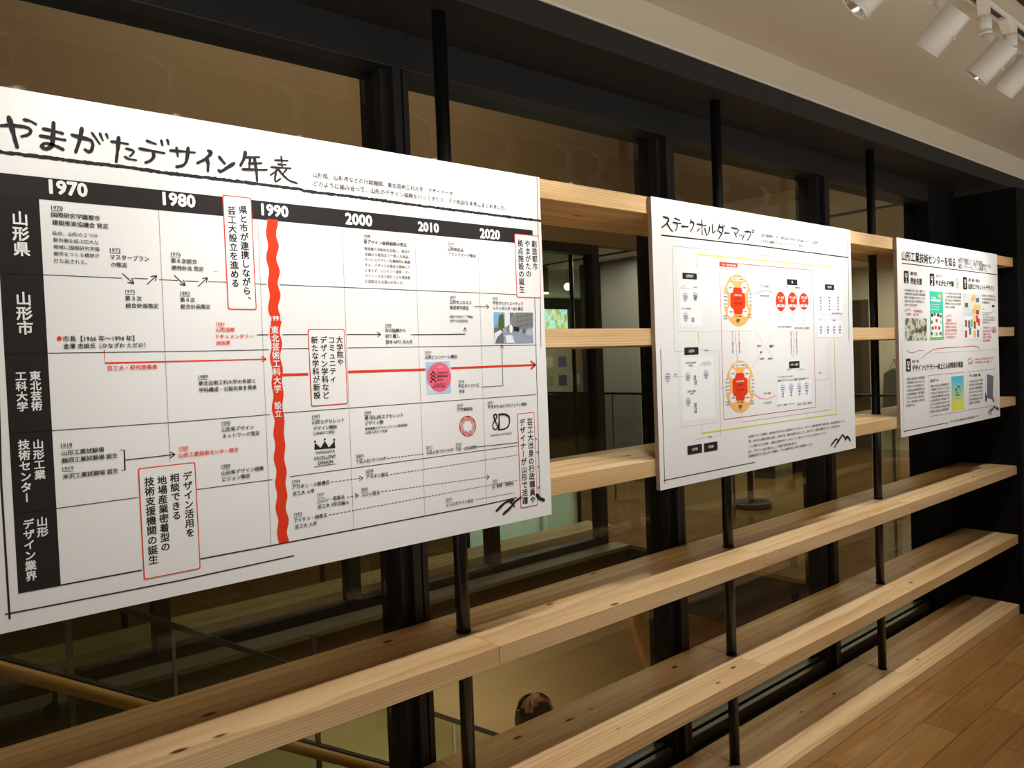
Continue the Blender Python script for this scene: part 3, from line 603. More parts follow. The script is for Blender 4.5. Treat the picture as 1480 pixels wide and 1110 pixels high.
('l',1,[(678.0,-668.9),(696.1,-669.9)],0.7,'K',0,0,2,0),
('t', 1, 'T氏入社', 678.9, -675.4, 34.2, 'K', 1),
('t', 1, '（芸工大出身）', 714.9, -675.2, 39.4, 'K', 0),
('l',1,[(756.1,-676.3),(853.5,-676.4)],1.6,'K',4,0,2,0),
('t', 1, '2011', 858.7, -662.8, 16.9, 'K', 0),
('l',1,[(858.4,-669.1),(875.2,-669.8)],0.7,'K',0,0,2,0),
('t', 1, 'O氏入社', 860.0, -675.4, 34.0, 'K', 1),
('t', 1, '（芸工大出身）', 896.0, -675.2, 41.8, 'K', 0),
('t', 1, '2015', 943.9, -663.7, 17.2, 'K', 0),
('l',1,[(943.5,-670.3),(960.8,-670.9)],0.7,'K',0,0,2,0),
('t', 1, 'T氏・O氏体制', 943.3, -675.9, 61.6, 'K', 1),
('l',1,[(1007.8,-676.6),(1137.6,-678.5)],1.5,'K',0,0,2,0),
('t', 1, '1994', 531.5, -698.8, 16.6, 'K', 0),
('l',1,[(531.2,-704.1),(547.8,-705.3)],0.7,'K',0,0,2,0),
('t', 1, 'アカオニ・小板橋氏', 530.9, -710.0, 82.9, 'K', 1),
('t', 1, '芸工大 入学', 531.7, -723.3, 47.1, 'K', 1),
('l',1,[(617.6,-710.5),(692.9,-711.3)],1.3,'K',4,1,2,0),
('t', 1, '2004', 700.5, -698.1, 18.4, 'K', 0),
('l',1,[(700.2,-703.8),(718.6,-705.1)],0.7,'K',0,0,2,0),
('t', 1, 'アカオニ設立', 701.0, -710.4, 55.7, 'K', 1),
('l',1,[(761.4,-712.7),(1136.0,-709.7)],1.3,'K',4,0,2,0),
('t', 1, '1997', 584.7, -732.8, 15.8, 'K', 0),
('l',1,[(584.4,-738.0),(600.2,-739.7)],0.7,'K',0,0,2,0),
('t', 1, 'コロン・萩原氏', 584.1, -745.6, 63.2, 'K', 1),
('t', 1, '芸工大 3年次編入', 584.4, -758.0, 72.9, 'K', 1),
('l',1,[(652.9,-747.6),(680.8,-747.4)],1.3,'K',4,1,2,0),
('t', 1, '2001', 687.2, -735.6, 16.4, 'K', 0),
('l',1,[(686.9,-741.5),(703.3,-742.3)],0.7,'K',0,0,2,0),
('t', 1, 'コロン設立', 687.2, -747.6, 46.3, 'K', 1),
('l',1,[(737.0,-747.3),(1041.6,-753.2)],1.3,'K',4,1,2,0),
('t', 1, '2022', 1050.8, -765.6, 17.1, 'K', 0),
('l',1,[(1050.4,-772.2),(1067.5,-773.3)],0.7,'K',0,0,2,0),
('t', 1, 'Q1 創業・取締役', 1048.6, -778.9, 69.8, 'K', 1),
('t', 1, '1993', 532.2, -765.6, 17.0, 'K', 0),
('l',1,[(531.9,-771.2),(548.9,-771.9)],0.7,'K',0,0,2,0),
('t', 1, 'アイケン・相原氏', 531.6, -777.9, 73.1, 'K', 1),
('t', 1, '芸工大 入学', 532.8, -790.8, 48.3, 'K', 1),
('l',1,[(608.8,-778.4),(1025.4,-773.8)],1.3,'K',4,0,2,0),
('l',1,[(1025.3,-773.9),(1132.8,-773.5)],1.3,'K',4,0,2,0),
('t', 1, '2015', 908.2, -790.4, 17.0, 'K', 0),
('l',1,[(907.9,-796.5),(924.8,-798.0)],0.7,'K',0,0,2,0),
('t', 1, 'ストロボライト設立', 908.3, -803.4, 81.0, 'K', 1),
('l',1,[(997.9,-802.8),(1118.8,-803.4)],1.3,'K',4,0,2,0),
('s',1,[(1058.7,-840.3),(1086.6,-823.7),(1101.3,-821.3),(1116.8,-821.6)],8,'K'),
('s',1,[(1080.9,-851.0),(1102.9,-840.6),(1125.5,-822.8),(1141.6,-818.5)],8,'K'),
('s',1,[(1101.3,-821.3),(1111.3,-827.4),(1117.8,-837.6)],7,'K'),
('s',1,[(1195.5,-819.5),(1204.2,-830.3),(1219.6,-836.6)],13,'K'),
('l',1,[(1197.8,-672.9),(1203.4,-675.9),(1198.3,-679.0)],1.4,'K',0,0,2,0),
('l',1,[(1200.2,-707.0),(1205.8,-710.0),(1200.7,-713.1)],1.4,'K',0,0,2,0),
('l',1,[(1200.7,-744.6),(1206.3,-747.7),(1201.2,-750.7)],1.4,'K',0,0,2,0),
('l',1,[(1199.6,-799.0),(1205.2,-802.2),(1200.1,-805.1)],1.4,'K',0,0,2,0),
('p',1,[(1090.3,-25.8),(1106.5,-25.9),(1114.0,-37.4),(1116.0,-51.7),(1104.8,-59.2),(1094.1,-56.2),(1087.2,-66.1),(1075.1,-62.4),(1071.7,-56.7),(1086.4,-50.9),(1094.9,-41.7)],'g1',1),
('p',1,[(1203.3,-104.1),(1230.6,-84.3),(1230.1,-127.5),(1213.9,-124.6)],'g1',1),
('s',2,[(54.0,-56.1),(84.9,-58.8),(69.8,-75.8),(45.6,-88.4)],9,'K'),
('s',2,[(71.8,-75.6),(82.8,-87.4),(96.7,-96.1)],8,'K'),
('s',2,[(109.8,-55.3),(134.7,-59.6)],7,'K'),
('s',2,[(100.8,-68.9),(139.8,-69.0)],7,'K'),
('s',2,[(121.5,-70.1),(119.4,-84.5),(110.6,-93.3)],7,'K'),
('s',2,[(143.6,-77.3),(174.9,-76.0)],8,'K'),
('s',2,[(191.9,-52.3),(185.5,-66.0)],7,'K'),
('s',2,[(190.9,-59.0),(208.2,-60.6),(200.9,-75.6),(187.9,-88.9)],8,'K'),
('s',2,[(222.0,-63.3),(271.0,-65.0)],7,'K'),
('s',2,[(248.6,-48.2),(248.4,-94.8)],8,'K'),
('s',2,[(233.8,-77.4),(221.5,-87.2)],7,'K'),
('s',2,[(262.3,-73.3),(272.4,-95.7)],8,'K'),
('s',2,[(289.8,-67.0),(286.7,-82.1),(277.1,-91.7)],8,'K'),
('s',2,[(304.8,-57.2),(303.9,-89.7),(320.8,-75.8)],8,'K'),
('s',2,[(345.3,-53.3),(333.0,-79.3)],8,'K'),
('s',2,[(340.9,-62.8),(366.9,-63.0),(354.6,-85.8),(336.5,-101.8)],9,'K'),
('s',2,[(340.2,-77.0),(357.8,-84.7)],8,'K'),
('s',2,[(362.6,-54.2),(366.1,-63.0)],6,'K'),
('s',2,[(372.1,-53.4),(375.7,-61.3)],6,'K'),
('s',2,[(372.3,-79.5),(399.6,-78.7)],8,'K'),
('s',2,[(411.1,-59.3),(461.0,-60.4),(435.2,-80.6)],8,'K'),
('s',2,[(429.1,-73.2),(439.9,-86.4)],8,'K'),
('s',2,[(456.8,-78.1),(460.5,-86.2)],6,'K'),
('s',2,[(469.3,-78.1),(473.0,-86.2)],6,'K'),
('s',2,[(485.2,-76.9),(475.0,-95.5)],7,'K'),
('s',2,[(490.9,-66.0),(528.4,-63.1),(522.5,-78.8),(504.6,-94.3)],8,'K'),
('s',2,[(540.9,-55.9),(549.3,-60.5),(541.1,-67.8),(531.9,-63.3),(540.0,-56.5)],5,'K'),
('l',2,[(41.1,-111.8),(546.8,-108.6),(1223.4,-111.8)],4,'K',0,0,2,0),
('t', 2, '山形工業技術センター、東北芸術工科大学、県内企業、デザイン企業等が', 589.9, -70.4, 395.4, 'K', 0),
('t', 2, 'どのように連携しているかネットワークとして描きました。', 588.8, -90.0, 317.3, 'K', 0),
('l',2,[(1223.5,-0.2),(1223.4,-111.8),(1211.6,-442.9)],2,'K',0,0,2,0),
('l',2,[(21.4,-453.6),(20.5,-859.8)],2.2,'K',0,0,2,0),
('l',2,[(15.0,-849.7),(248.3,-850.2),(512.1,-851.1)],2.6,'K',0,0,2,0),
('r',2,106.3,535.7,-401.6,-203.1,'g1',1,0),
('r',2,122.7,231.0,-386.6,-250.6,'g0',2,4),
('r',2,666.9,920.4,-401.7,-202.7,'g1',1,0),
('r',2,953.9,1173.8,-341.6,-203.5,'g2',1,0),
('r',2,970.0,1162.3,-338.9,-258.5,'g0',2,3),
('r',2,954.5,1169.0,-430.4,-351.5,'g2',1,0),
('r',2,966.5,1014.6,-426.2,-364.7,'g0',2,3),
('r',2,1024.4,1159.9,-427.6,-364.4,'g0',2,3),
('r',2,106.1,310.2,-696.4,-435.8,'g1',1,0),
('r',2,119.7,287.7,-681.0,-483.6,'g0',2,4),
('r',2,660.5,915.4,-692.3,-498.2,'g1',1,0),
('r',2,670.0,906.6,-662.7,-583.1,'g0',2,4),
('l',2,[(95.1,-140.5),(788.6,-139.0),(789.9,-205.0)],0.9,'gr',0,0,2,0),
('l',2,[(95.1,-140.5),(87.7,-456.3),(92.9,-462.7),(136.3,-463.6)],0.9,'gr',0,0,2,0),
('l',2,[(213.3,-229.6),(402.3,-228.4)],0.9,'gr',0,0,2,0),
('l',2,[(212.4,-459.5),(322.2,-466.2),(315.6,-742.7),(235.2,-738.4),(175.7,-743.0),(174.9,-758.4)],0.9,'gr',0,0,2,0),
('l',2,[(76.5,-539.4),(132.2,-541.8)],0.9,'gr',0,0,2,0),
('l',2,[(1091.2,-436.0),(1087.1,-723.3)],0.9,'gr',0,0,2,0),
('l',2,[(1035.6,-440.8),(1036.5,-589.5),(931.4,-589.0)],0.9,'gr',0,0,2,0),
('l',2,[(440.5,-676.2),(438.9,-706.8),(1054.4,-708.4),(1057.6,-441.0)],0.9,'gr',0,0,2,0),
('l',2,[(319.8,-587.2),(351.4,-587.5)],0.9,'gr',0,0,2,0),
('l',2,[(214.9,-200.0),(218.5,-158.8),(596.9,-157.1),(1095.0,-155.5)],3.2,'Y',0,0,2,0),
('l',2,[(211.7,-403.4),(214.4,-436.6),(213.5,-439.5)],3,'Y',0,0,2,0),
('l',2,[(213.2,-686.4),(211.3,-724.1),(611.9,-725.6),(1092.5,-728.1),(1093.2,-441.5)],3.2,'Y',0,0,2,0),
('l',2,[(338.9,-176.6),(937.7,-175.3),(934.4,-690.9),(336.5,-690.7),(338.9,-176.6)],1.6,'R2',0,0,2,0),
('r',2,338.9,441.0,-189.9,-176.6,'R',3,0),
('t', 2, 'デザイン活動の拠点機能', 348.6, -184.6, 82.9, 'W', 1),
('r',2,139.7,212.8,-238.9,-219.7,'K',3,3),
('t', 2, '山形県庁', 150.2, -229.2, 51.8, 'W', 1),
('r',2,752.6,824.7,-236.4,-215.6,'K',3,3),
('t', 2, '県', 779.6, -225.9, 17.5, 'W', 1),
('r',2,1027.5,1099.2,-245.7,-224.7,'K',3,3),
('t', 2, '東京等', 1037.0, -235.1, 52.4, 'W', 1),
('r',2,136.9,210.1,-475.0,-451.5,'K',3,3),
('t', 2, '山形市', 153.8, -463.0, 38.9, 'W', 1),
('r',2,751.3,824.6,-538.7,-513.3,'K',3,3),
('t', 2, 'デザイン業界', 761.0, -525.9, 53.6, 'W', 1),
('r',2,136.7,212.5,-785.9,-757.7,'K',3,3),
('t', 2, '大学等', 154.7, -771.7, 39.2, 'W', 1),
('r',2,222.9,296.2,-786.6,-758.3,'K',3,3),
('t', 2, '市民等', 238.8, -772.3, 40.9, 'W', 1),
('e',2,438.7,-300.0,168.6,174.3,'O',2),
('r',2,354.3,377.3,-320.6,-273.3,'W',3,2),
('r',2,498.8,523.7,-318.3,-269.2,'W',3,2),
('e',2,396.7,-258.2,37.2,35.2,'W',3),
('e',2,477.6,-255.6,38.7,35.9,'W',3),
('e',2,394.2,-338.0,37.2,35.3,'W',3),
('e',2,476.8,-336.0,38.8,36.0,'W',3),
('r',2,409.7,464.5,-345.1,-256.4,'R',4,12),
('r',2,394.2,480.5,-327.5,-274.0,'R',4.4,12),
('r',2,406.6,472.0,-234.1,-223.6,'W',3,2),
('t', 2, '公設デザイン支援機関', 411.2, -228.8, 57.7, 'K', 0),
('t', 2, '山形県工業技術', 414.9, -282.2, 46.2, 'W', 1),
('t', 2, 'センター', 422.4, -293.9, 31.4, 'K', 2),
('t', 2, 'デザイン科', 415.0, -310.8, 43.0, 'K', 1),
('t', 2, '企画調整', 384.5, -258.2, 24.3, 'K', 0),
('t', 2, '企画調整', 465.0, -255.6, 25.2, 'K', 0),
('t', 2, '企画調整', 382.0, -338.0, 24.3, 'K', 0),
('t', 2, '企画調整', 464.1, -336.0, 25.3, 'K', 0),
('t', 2, '技術支援', 355.6, -276.9, 22.4, 'K', 0),
('t', 2, '人材育成', 500.1, -276.0, 24.1, 'K', 0),
('t', 2, '技術支援', 355.0, -288.8, 22.4, 'K', 0),
('t', 2, '人材育成', 499.5, -288.4, 24.0, 'K', 0),
('t', 2, '技術支援', 354.4, -300.8, 22.4, 'K', 0),
('t', 2, '人材育成', 498.8, -300.8, 24.1, 'K', 0),
('t', 2, '技術支援', 353.8, -312.8, 22.4, 'K', 0),
('t', 2, '人材育成', 498.2, -313.2, 24.0, 'K', 0),
('t', 2, 'デザイン相談', 417.7, -352.4, 34.8, 'K', 1),
('t', 2, '企業', 423.6, -365.8, 19.8, 'K', 3),
('t', 2, '連携', 421.5, -374.5, 24.8, 'K', 0),
('t', 2, '普及啓発', 350.1, -352.1, 22.4, 'K', 0),
('t', 2, '普及啓発', 351.3, -360.4, 22.4, 'K', 0),
('t', 2, '普及啓発', 496.4, -347.6, 24.0, 'K', 0),
('t', 2, '普及啓発', 494.2, -355.7, 24.1, 'K', 0),
('e',2,436.9,-587.6,169.0,174.8,'O',2),
('r',2,352.3,375.4,-604.1,-554.8,'W',3,2),
('r',2,497.2,522.1,-612.3,-561.1,'W',3,2),
('e',2,394.8,-542.7,37.3,35.4,'W',3),
('e',2,476.0,-546.0,38.9,36.1,'W',3),
('e',2,392.2,-622.8,37.3,35.3,'W',3),
('e',2,475.1,-626.8,38.8,36.1,'W',3),
('r',2,407.8,462.7,-635.1,-541.8,'R',4,12),
('r',2,392.3,478.8,-618.4,-558.4,'R',4.4,12),
('r',2,404.7,470.2,-523.9,-508.5,'W',3,2),
('t', 2, '公設デザイン支援機関', 409.3, -516.2, 57.9, 'K', 0),
('t', 2, '山形県工業技術', 413.0, -569.8, 46.3, 'W', 1),
('t', 2, 'センター', 420.6, -581.6, 31.4, 'K', 2),
('t', 2, 'デザイン科', 413.1, -598.4, 43.1, 'K', 1),
('t', 2, '企画調整', 382.6, -542.7, 24.3, 'K', 0),
('t', 2, '企画調整', 463.2, -545.9, 25.4, 'K', 0),
('t', 2, '企画調整', 380.1, -622.8, 24.3, 'K', 0),
('t', 2, '企画調整', 462.4, -626.8, 25.3, 'K', 0),
('t', 2, '技術支援', 353.6, -559.3, 22.5, 'K', 0),
('t', 2, '人材育成', 498.5, -568.9, 24.1, 'K', 0),
('t', 2, '技術支援', 353.0, -571.3, 22.5, 'K', 0),
('t', 2, '人材育成', 497.8, -581.3, 24.1, 'K', 0),
('t', 2, '技術支援', 352.4, -583.3, 22.4, 'K', 0),
('t', 2, '人材育成', 497.2, -593.8, 24.1, 'K', 0),
('t', 2, '技術支援', 351.8, -595.3, 22.4, 'K', 0),
('t', 2, '人材育成', 496.5, -606.2, 24.1, 'K', 0),
('t', 2, 'デザイン相談', 415.8, -640.3, 34.9, 'K', 1),
('t', 2, '企業', 421.7, -653.7, 19.9, 'K', 3),
('t', 2, '連携', 419.6, -662.4, 24.9, 'K', 0),
('t', 2, '普及啓発', 348.1, -634.6, 22.4, 'K', 0),
('t', 2, '普及啓発', 349.3, -643.0, 22.4, 'K', 0),
('t', 2, '普及啓発', 494.7, -640.7, 24.1, 'K', 0),
('t', 2, '普及啓発', 492.6, -648.7, 24.1, 'K', 0),
('e',2,706.8,-297.3,65.9,70.0,'R',2),
('r',2,681.7,730.1,-317.9,-307.7,'W',3,3),
('t', 2, '第一企業', 686.7, -283.8, 41.4, 'W', 1),
('t', 2, '経営', 697.3, -295.6, 18.8, 'W', 1),
('t', 2, '商品開発', 685.2, -311.8, 41.4, 'K', 0),
('t', 2, '販路', 694.2, -318.6, 22.5, 'K', 0),
('t', 2, 'ブランド', 688.0, -329.8, 31.9, 'K', 0),
('t', 2, 'ブランド', 687.4, -340.8, 31.9, 'K', 0),
('t', 2, 'ブランド', 686.8, -351.8, 32.0, 'K', 0),
('t', 2, 'ブランド', 686.3, -362.8, 31.9, 'K', 0),
('e',2,787.4,-295.6,64.5,67.3,'R',2),
('r',2,761.3,811.5,-316.7,-306.3,'W',3,3),
('t', 2, '第二企業', 766.5, -281.9, 42.9, 'W', 1),
('t', 2, '経営', 777.5, -293.8, 19.5, 'W', 1),
('t', 2, '商品開発', 765.0, -310.5, 42.9, 'K', 0),
('t', 2, '販路', 774.3, -317.4, 23.4, 'K', 0),
('t', 2, 'ブランド', 767.8, -330.8, 33.1, 'K', 0),
('t', 2, 'ブランド', 767.2, -342.0, 33.1, 'K', 0),
('t', 2, 'ブランド', 766.6, -353.3, 33.1, 'K', 0),
('t', 2, 'ブランド', 766.0, -364.4, 33.1, 'K', 0),
('e',2,868.0,-294.0,66.9,62.3,'R',2),
('r',2,841.0,893.0,-315.4,-304.9,'W',3,3),
('t', 2, '第三企業', 846.3, -280.0, 44.5, 'W', 1),
('t', 2, '経営', 857.7, -292.2, 20.2, 'W', 1),
('t', 2, '商品開発', 844.7, -309.0, 44.6, 'K', 0),
('t', 2, '販路', 854.4, -316.1, 24.3, 'K', 0),
('t', 2, 'ブランド', 847.6, -331.9, 34.3, 'K', 0),
('t', 2, 'ブランド', 847.0, -343.4, 34.3, 'K', 0),
('t', 2, 'ブランド', 846.3, -354.8, 34.4, 'K', 0),
('t', 2, 'ブランド', 845.7, -366.2, 34.4, 'K', 0),
('e',2,993.8,-272.2,34.3,23.5,'g2',3),
('t', 2, '芸工大', 978.6, -276.8, 29.9, 'K', 1),
('t', 2, '教員', 978.0, -288.0, 29.9, 'K', 1),
('t', 2, '学生', 977.4, -299.2, 29.9, 'K', 1),
('t', 2, '研究', 976.8, -310.4, 29.9, 'K', 1),
('t', 2, '地域', 976.2, -321.6, 30.0, 'K', 1),
('e',2,1061.2,-270.6,35.3,23.8,'g2',3),
('t', 2, '芸工大', 1045.5, -275.2, 30.9, 'K', 1),
('t', 2, '教員', 1044.9, -286.6, 30.9, 'K', 1),
('t', 2, '学生', 1044.3, -298.0, 30.9, 'K', 1),
('t', 2, '研究', 1043.7, -309.4, 30.9, 'K', 1),
('t', 2, '地域', 1043.1, -320.8, 30.9, 'K', 1),
('e',2,1130.7,-268.9,36.4,24.2,'g2',3),
('t', 2, '芸工大', 1114.5, -273.6, 31.8, 'K', 1),
('t', 2, '教員', 1113.9, -285.2, 31.8, 'K', 1),
('t', 2, '学生', 1113.3, -296.6, 31.8, 'K', 1),
('t', 2, '研究', 1112.7, -308.2, 31.8, 'K', 1),
('t', 2, '地域', 1112.1, -319.8, 31.7, 'K', 1),
('e',2,988.6,-389.6,30.0,36.3,'g2',3),
('t', 2, '大学', 979.0, -389.7, 19.2, 'K', 1),
('t', 2, '教員', 978.4, -400.4, 19.3, 'K', 1),
('t', 2, '学生', 977.8, -411.0, 19.3, 'K', 1),
('e',2,1042.8,-389.8,30.7,36.7,'g2',3),
('t', 2, '大学', 1032.9, -389.8, 19.7, 'K', 1),
('t', 2, '教員', 1032.3, -400.6, 19.7, 'K', 1),
('t', 2, '学生', 1031.7, -411.4, 19.8, 'K', 1),
('e',2,1091.6,-389.8,31.3,37.2,'g2',3),
('t', 2, '大学', 1081.4, -389.8, 20.2, 'K', 1),
('t', 2, '教員', 1080.8, -400.8, 20.2, 'K', 1),
('t', 2, '学生', 1080.3, -411.6, 20.1, 'K', 1),
('e',2,1139.0,-389.8,32.0,37.5,'g2',3),
('t', 2, '大学', 1128.7, -389.8, 20.6, 'K', 1),
('t', 2, '教員', 1128.1, -400.8, 20.6, 'K', 1),
('t', 2, '学生', 1127.5, -411.9, 20.6, 'K', 1),
('t', 2, '※大学との共同研究を含む', 1068.8, -335.2, 96.1, 'K', 0),
('t', 2, 'デザイン系', 975.1, -362.0, 30.0, 'K', 0),
('t', 2, '芸術系', 1078.4, -362.8, 28.0, 'K', 1),
('t', 2, 'デザイン振興', 132.7, -260.2, 19.8, 'K', 0),
('t', 2, 'プロジェクトチーム', 128.8, -267.7, 44.0, 'K', 0),
('t', 2, '産業労働', 193.3, -263.4, 21.9, 'K', 0),
('t', 2, 'デザイン担当部署', 127.6, -330.8, 48.4, 'K', 0),
('t', 2, '山形市商工観光部', 140.0, -499.8, 53.5, 'K', 0),
('t', 2, '担当部署', 153.9, -508.4, 23.1, 'K', 0),
('t', 2, 'クリエイティブ', 225.0, -501.6, 43.7, 'K', 0),
('t', 2, 'シティセンターＱ１', 215.1, -507.4, 60.2, 'K', 0),
('t', 2, '山形県工業会', 142.6, -589.0, 49.1, 'K', 0),
('t', 2, '会員企業', 152.2, -596.2, 31.8, 'K', 0),
('t', 2, 'デザイン導入相談', 565.7, -246.6, 66.9, 'K', 0),
('t', 2, '商品化支援の依頼', 569.2, -279.6, 62.6, 'K', 0),
('t', 2, '連携・共同開発', 578.0, -619.1, 46.8, 'K', 0),
('t', 2, '人材の相互派遣', 576.2, -652.4, 48.7, 'K', 0),
('t', 2, '経営者', 732.1, -244.0, 40.2, 'K', 0),
('t', 2, '事業担当者', 799.6, -244.4, 49.6, 'K', 0),
('t', 2, 'デザイナー', 728.7, -542.8, 48.3, 'K', 0),
('t', 2, 'クリエイター', 796.5, -544.2, 68.1, 'K', 0),
('t', 2, 'デザイン活用による新しい価値づくり', 670.8, -566.7, 112.7, 'K', 0),
('t', 2, '地域のデザイナーによる実践と交流の場づくり', 670.2, -580.0, 214.9, 'K', 0),
('t', 2, '県内デザイン事務所・フリーランス', 665.6, -667.4, 114.5, 'K', 0),
('t', 2, '印刷会社・広告会社・出版社等', 794.8, -672.0, 113.3, 'K', 0),
('t', 2, '県内中小企業・製造業者など', 675.7, -387.6, 109.4, 'K', 0),
('t', 2, '伝統工芸品産地組合・個人事業者', 794.8, -392.7, 105.3, 'K', 0),
('t', 2, '国・県', 41.6, -530.2, 21.7, 'K', 0),
('t', 2, '連携', 80.3, -532.6, 15.2, 'K', 0),
('t', 2, '情報発信', 943.3, -562.5, 64.1, 'K', 0),
('t', 2, '連携協定', 236.8, -462.7, 30.1, 'K', 0),
('t', 2, '情報共有', 240.4, -739.7, 34.2, 'K', 0),
('e',2,150.0,-294.3,29.9,33.0,'g2',3),
('t', 2, 'デザイン', 139.1, -285.4, 22.8, 'K', 0),
('t', 2, '推進担当', 138.8, -291.9, 22.8, 'K', 0),
('t', 2, '産業振興', 138.4, -298.4, 22.8, 'K', 0),
('t', 2, '支援', 138.1, -305.0, 22.8, 'K', 0),
('e',2,201.4,-290.8,30.7,33.5,'g2',3),
('t', 2, 'デザイン', 190.1, -281.8, 23.5, 'K', 0),
('t', 2, '推進担当', 189.8, -288.4, 23.4, 'K', 0),
('t', 2, '産業振興', 189.5, -295.0, 23.4, 'K', 0),
('t', 2, '支援', 189.1, -301.6, 23.5, 'K', 0),
('e',2,149.0,-356.4,29.9,33.1,'g2',3),
('t', 2, 'デザイン', 138.0, -347.5, 22.8, 'K', 0),
('t', 2, '推進担当', 137.7, -354.1, 22.8, 'K', 0),
('t', 2, '産業振興', 137.3, -360.6, 22.8, 'K', 0),
('t', 2, '支援', 137.0, -367.2, 22.8, 'K', 0),
('e',2,150.0,-542.5,30.0,33.2,'g2',3),
('t', 2, 'デザイン', 139.0, -533.6, 22.9, 'K', 0),
('t', 2, '推進担当', 138.7, -540.2, 22.9, 'K', 0),
('t', 2, '産業振興', 138.4, -546.6, 22.8, 'K', 0),
('t', 2, '支援', 138.0, -553.2, 22.9, 'K', 0),
('e',2,245.6,-538.5,31.5,34.0,'g2',3),
('t', 2, 'デザイン', 234.1, -529.4, 24.0, 'K', 0),
('t', 2, '推進担当', 233.7, -536.0, 24.1, 'K', 0),
('t', 2, '産業振興', 233.4, -542.8, 24.0, 'K', 0),
('t', 2, '支援', 233.0, -549.5, 24.1, 'K', 0),
('e',2,148.1,-620.7,30.0,33.2,'g2',3),
('t', 2, 'デザイン', 137.1, -611.8, 22.9, 'K', 0),
('t', 2, '推進担当', 136.8, -618.3, 22.9, 'K', 0),
('t', 2, '産業振興', 136.5, -624.8, 22.8, 'K', 0),
('t', 2, '支援', 136.1, -631.4, 22.9, 'K', 0),
('e',2,50.6,-540.0,28.4,32.2,'g2',3),
('t', 2, 'デザイン', 40.2, -531.3, 21.6, 'K', 0),
('t', 2, '推進担当', 39.8, -537.6, 21.7, 'K', 0),
('t', 2, '産業振興', 39.5, -544.0, 21.7, 'K', 0),
('t', 2, '支援', 39.2, -550.4, 21.7, 'K', 0),
('e',2,703.5,-607.2,39.6,38.1,'g2',3),
('t', 2, 'デザイン', 688.9, -597.0, 30.2, 'K', 0),
('t', 2, '推進担当', 688.5, -604.6, 30.2, 'K', 0),
('t', 2, '産業振興', 688.1, -612.0, 30.2, 'K', 0),
('t', 2, '支援', 687.7, -619.6, 30.2, 'K', 0),
('e',2,761.0,-607.7,40.7,38.6,'g2',3),
('t', 2, 'デザイン', 746.0, -597.3, 31.0, 'K', 0),
('t', 2, '推進担当', 745.6, -605.0, 31.0, 'K', 0),
('t', 2, '産業振興', 745.2, -612.6, 31.0, 'K', 0),
('t', 2, '支援', 744.8, -620.2, 31.0, 'K', 0),
('e',2,818.0,-609.2,41.7,39.1,'g2',3),
('t', 2, 'デザイン', 802.5, -598.6, 31.9, 'K', 0),
('t', 2, '推進担当', 802.1, -606.3, 31.9, 'K', 0),
('t', 2, '産業振興', 801.7, -614.0, 31.9, 'K', 0),
('t', 2, '支援', 801.3, -621.8, 31.9, 'K', 0),
('e',2,870.4,-609.7,42.7,39.6,'g2',3),
('t', 2, 'デザイン', 854.6, -599.0, 32.6, 'K', 0),
('t', 2, '推進担当', 854.2, -606.8, 32.6, 'K', 0),
('t', 2, '産業振興', 853.8, -614.7, 32.6, 'K', 0),
('t', 2, '支援', 853.4, -622.5, 32.5, 'K', 0),
('t', 2, '企画', 175.9, -361.2, 17.4, 'K', 1),
('t', 2, '広報', 175.5, -369.2, 17.4, 'K', 1),
('t', 2, '企画', 192.5, -292.8, 17.6, 'K', 1),
('t', 2, '広報', 192.1, -300.8, 17.6, 'K', 1),
('t', 2, '企画', 177.4, -542.6, 17.5, 'K', 1),
('t', 2, '広報', 177.0, -550.4, 17.5, 'K', 1),
('t', 2, '企画', 180.2, -558.1, 17.5, 'K', 1),
('t', 2, '広報', 179.8, -566.0, 17.5, 'K', 1),
('t', 2, '企画', 175.1, -629.4, 17.4, 'K', 1),
('t', 2, '広報', 174.6, -637.4, 17.5, 'K', 1),
('t', 2, '企画', 175.6, -646.2, 17.5, 'K', 1),
('t', 2, '広報', 175.2, -654.2, 17.5, 'K', 1),
('t', 2, '企画', 691.1, -627.1, 22.6, 'K', 1),
('t', 2, '広報', 690.6, -636.1, 22.6, 'K', 1),
('t', 2, '企画', 748.3, -626.3, 23.2, 'K', 1),
('t', 2, '広報', 747.8, -635.4, 23.3, 'K', 1),
('t', 2, '企画', 805.1, -625.9, 23.8, 'K', 1),
('t', 2, '広報', 804.6, -635.2, 23.8, 'K', 1),
('t', 2, '企画', 857.2, -626.1, 24.5, 'K', 1),
('t', 2, '広報', 856.7, -635.5, 24.5, 'K', 1),
('l',2,[(537.9,-276.7),(591.3,-262.7),(627.3,-262.2),(658.8,-268.6)],3,'pl',0,0,2,0),
('l',2,[(517.5,-616.8),(558.6,-633.7),(598.4,-639.1),(656.4,-629.7)],3,'pl',0,0,2,0),
('l',2,[(421.7,-401.2),(418.4,-433.2),(424.9,-498.9)],2,'pl',0,0,2,0),
('l',2,[(784.4,-402.7),(792.3,-437.8),(782.2,-499.9)],2,'pl',0,0,2,0),
('l',2,[(531.7,-395.4),(651.1,-502.1)],0.8,'gr',0,0,2,0),
('l',2,[(656.2,-405.6),(507.4,-529.2)],0.8,'gr',0,0,2,0),
('t', 2, '共同研究', 543.4, -453.6, 30.0, 'K', 1),
('t', 2, '技術相談', 621.7, -453.9, 31.1, 'K', 1),
('t', 2, '人材交流', 556.9, -497.5, 30.1, 'K', 1),
('t', 2, '情報提供', 610.3, -499.0, 30.9, 'K', 1),
('t', 2, '連携', 553.6, -475.6, 30.1, 'K', 1),
('t', 2, '支援', 617.0, -457.2, 31.0, 'K', 1),
('v', 2, 'デザイン開発支援', 399.4, -400.4, 74.4, 'tx', 0),
('v', 2, 'デザイン開発支援', 438.0, -400.6, 75.1, 'tx', 0),
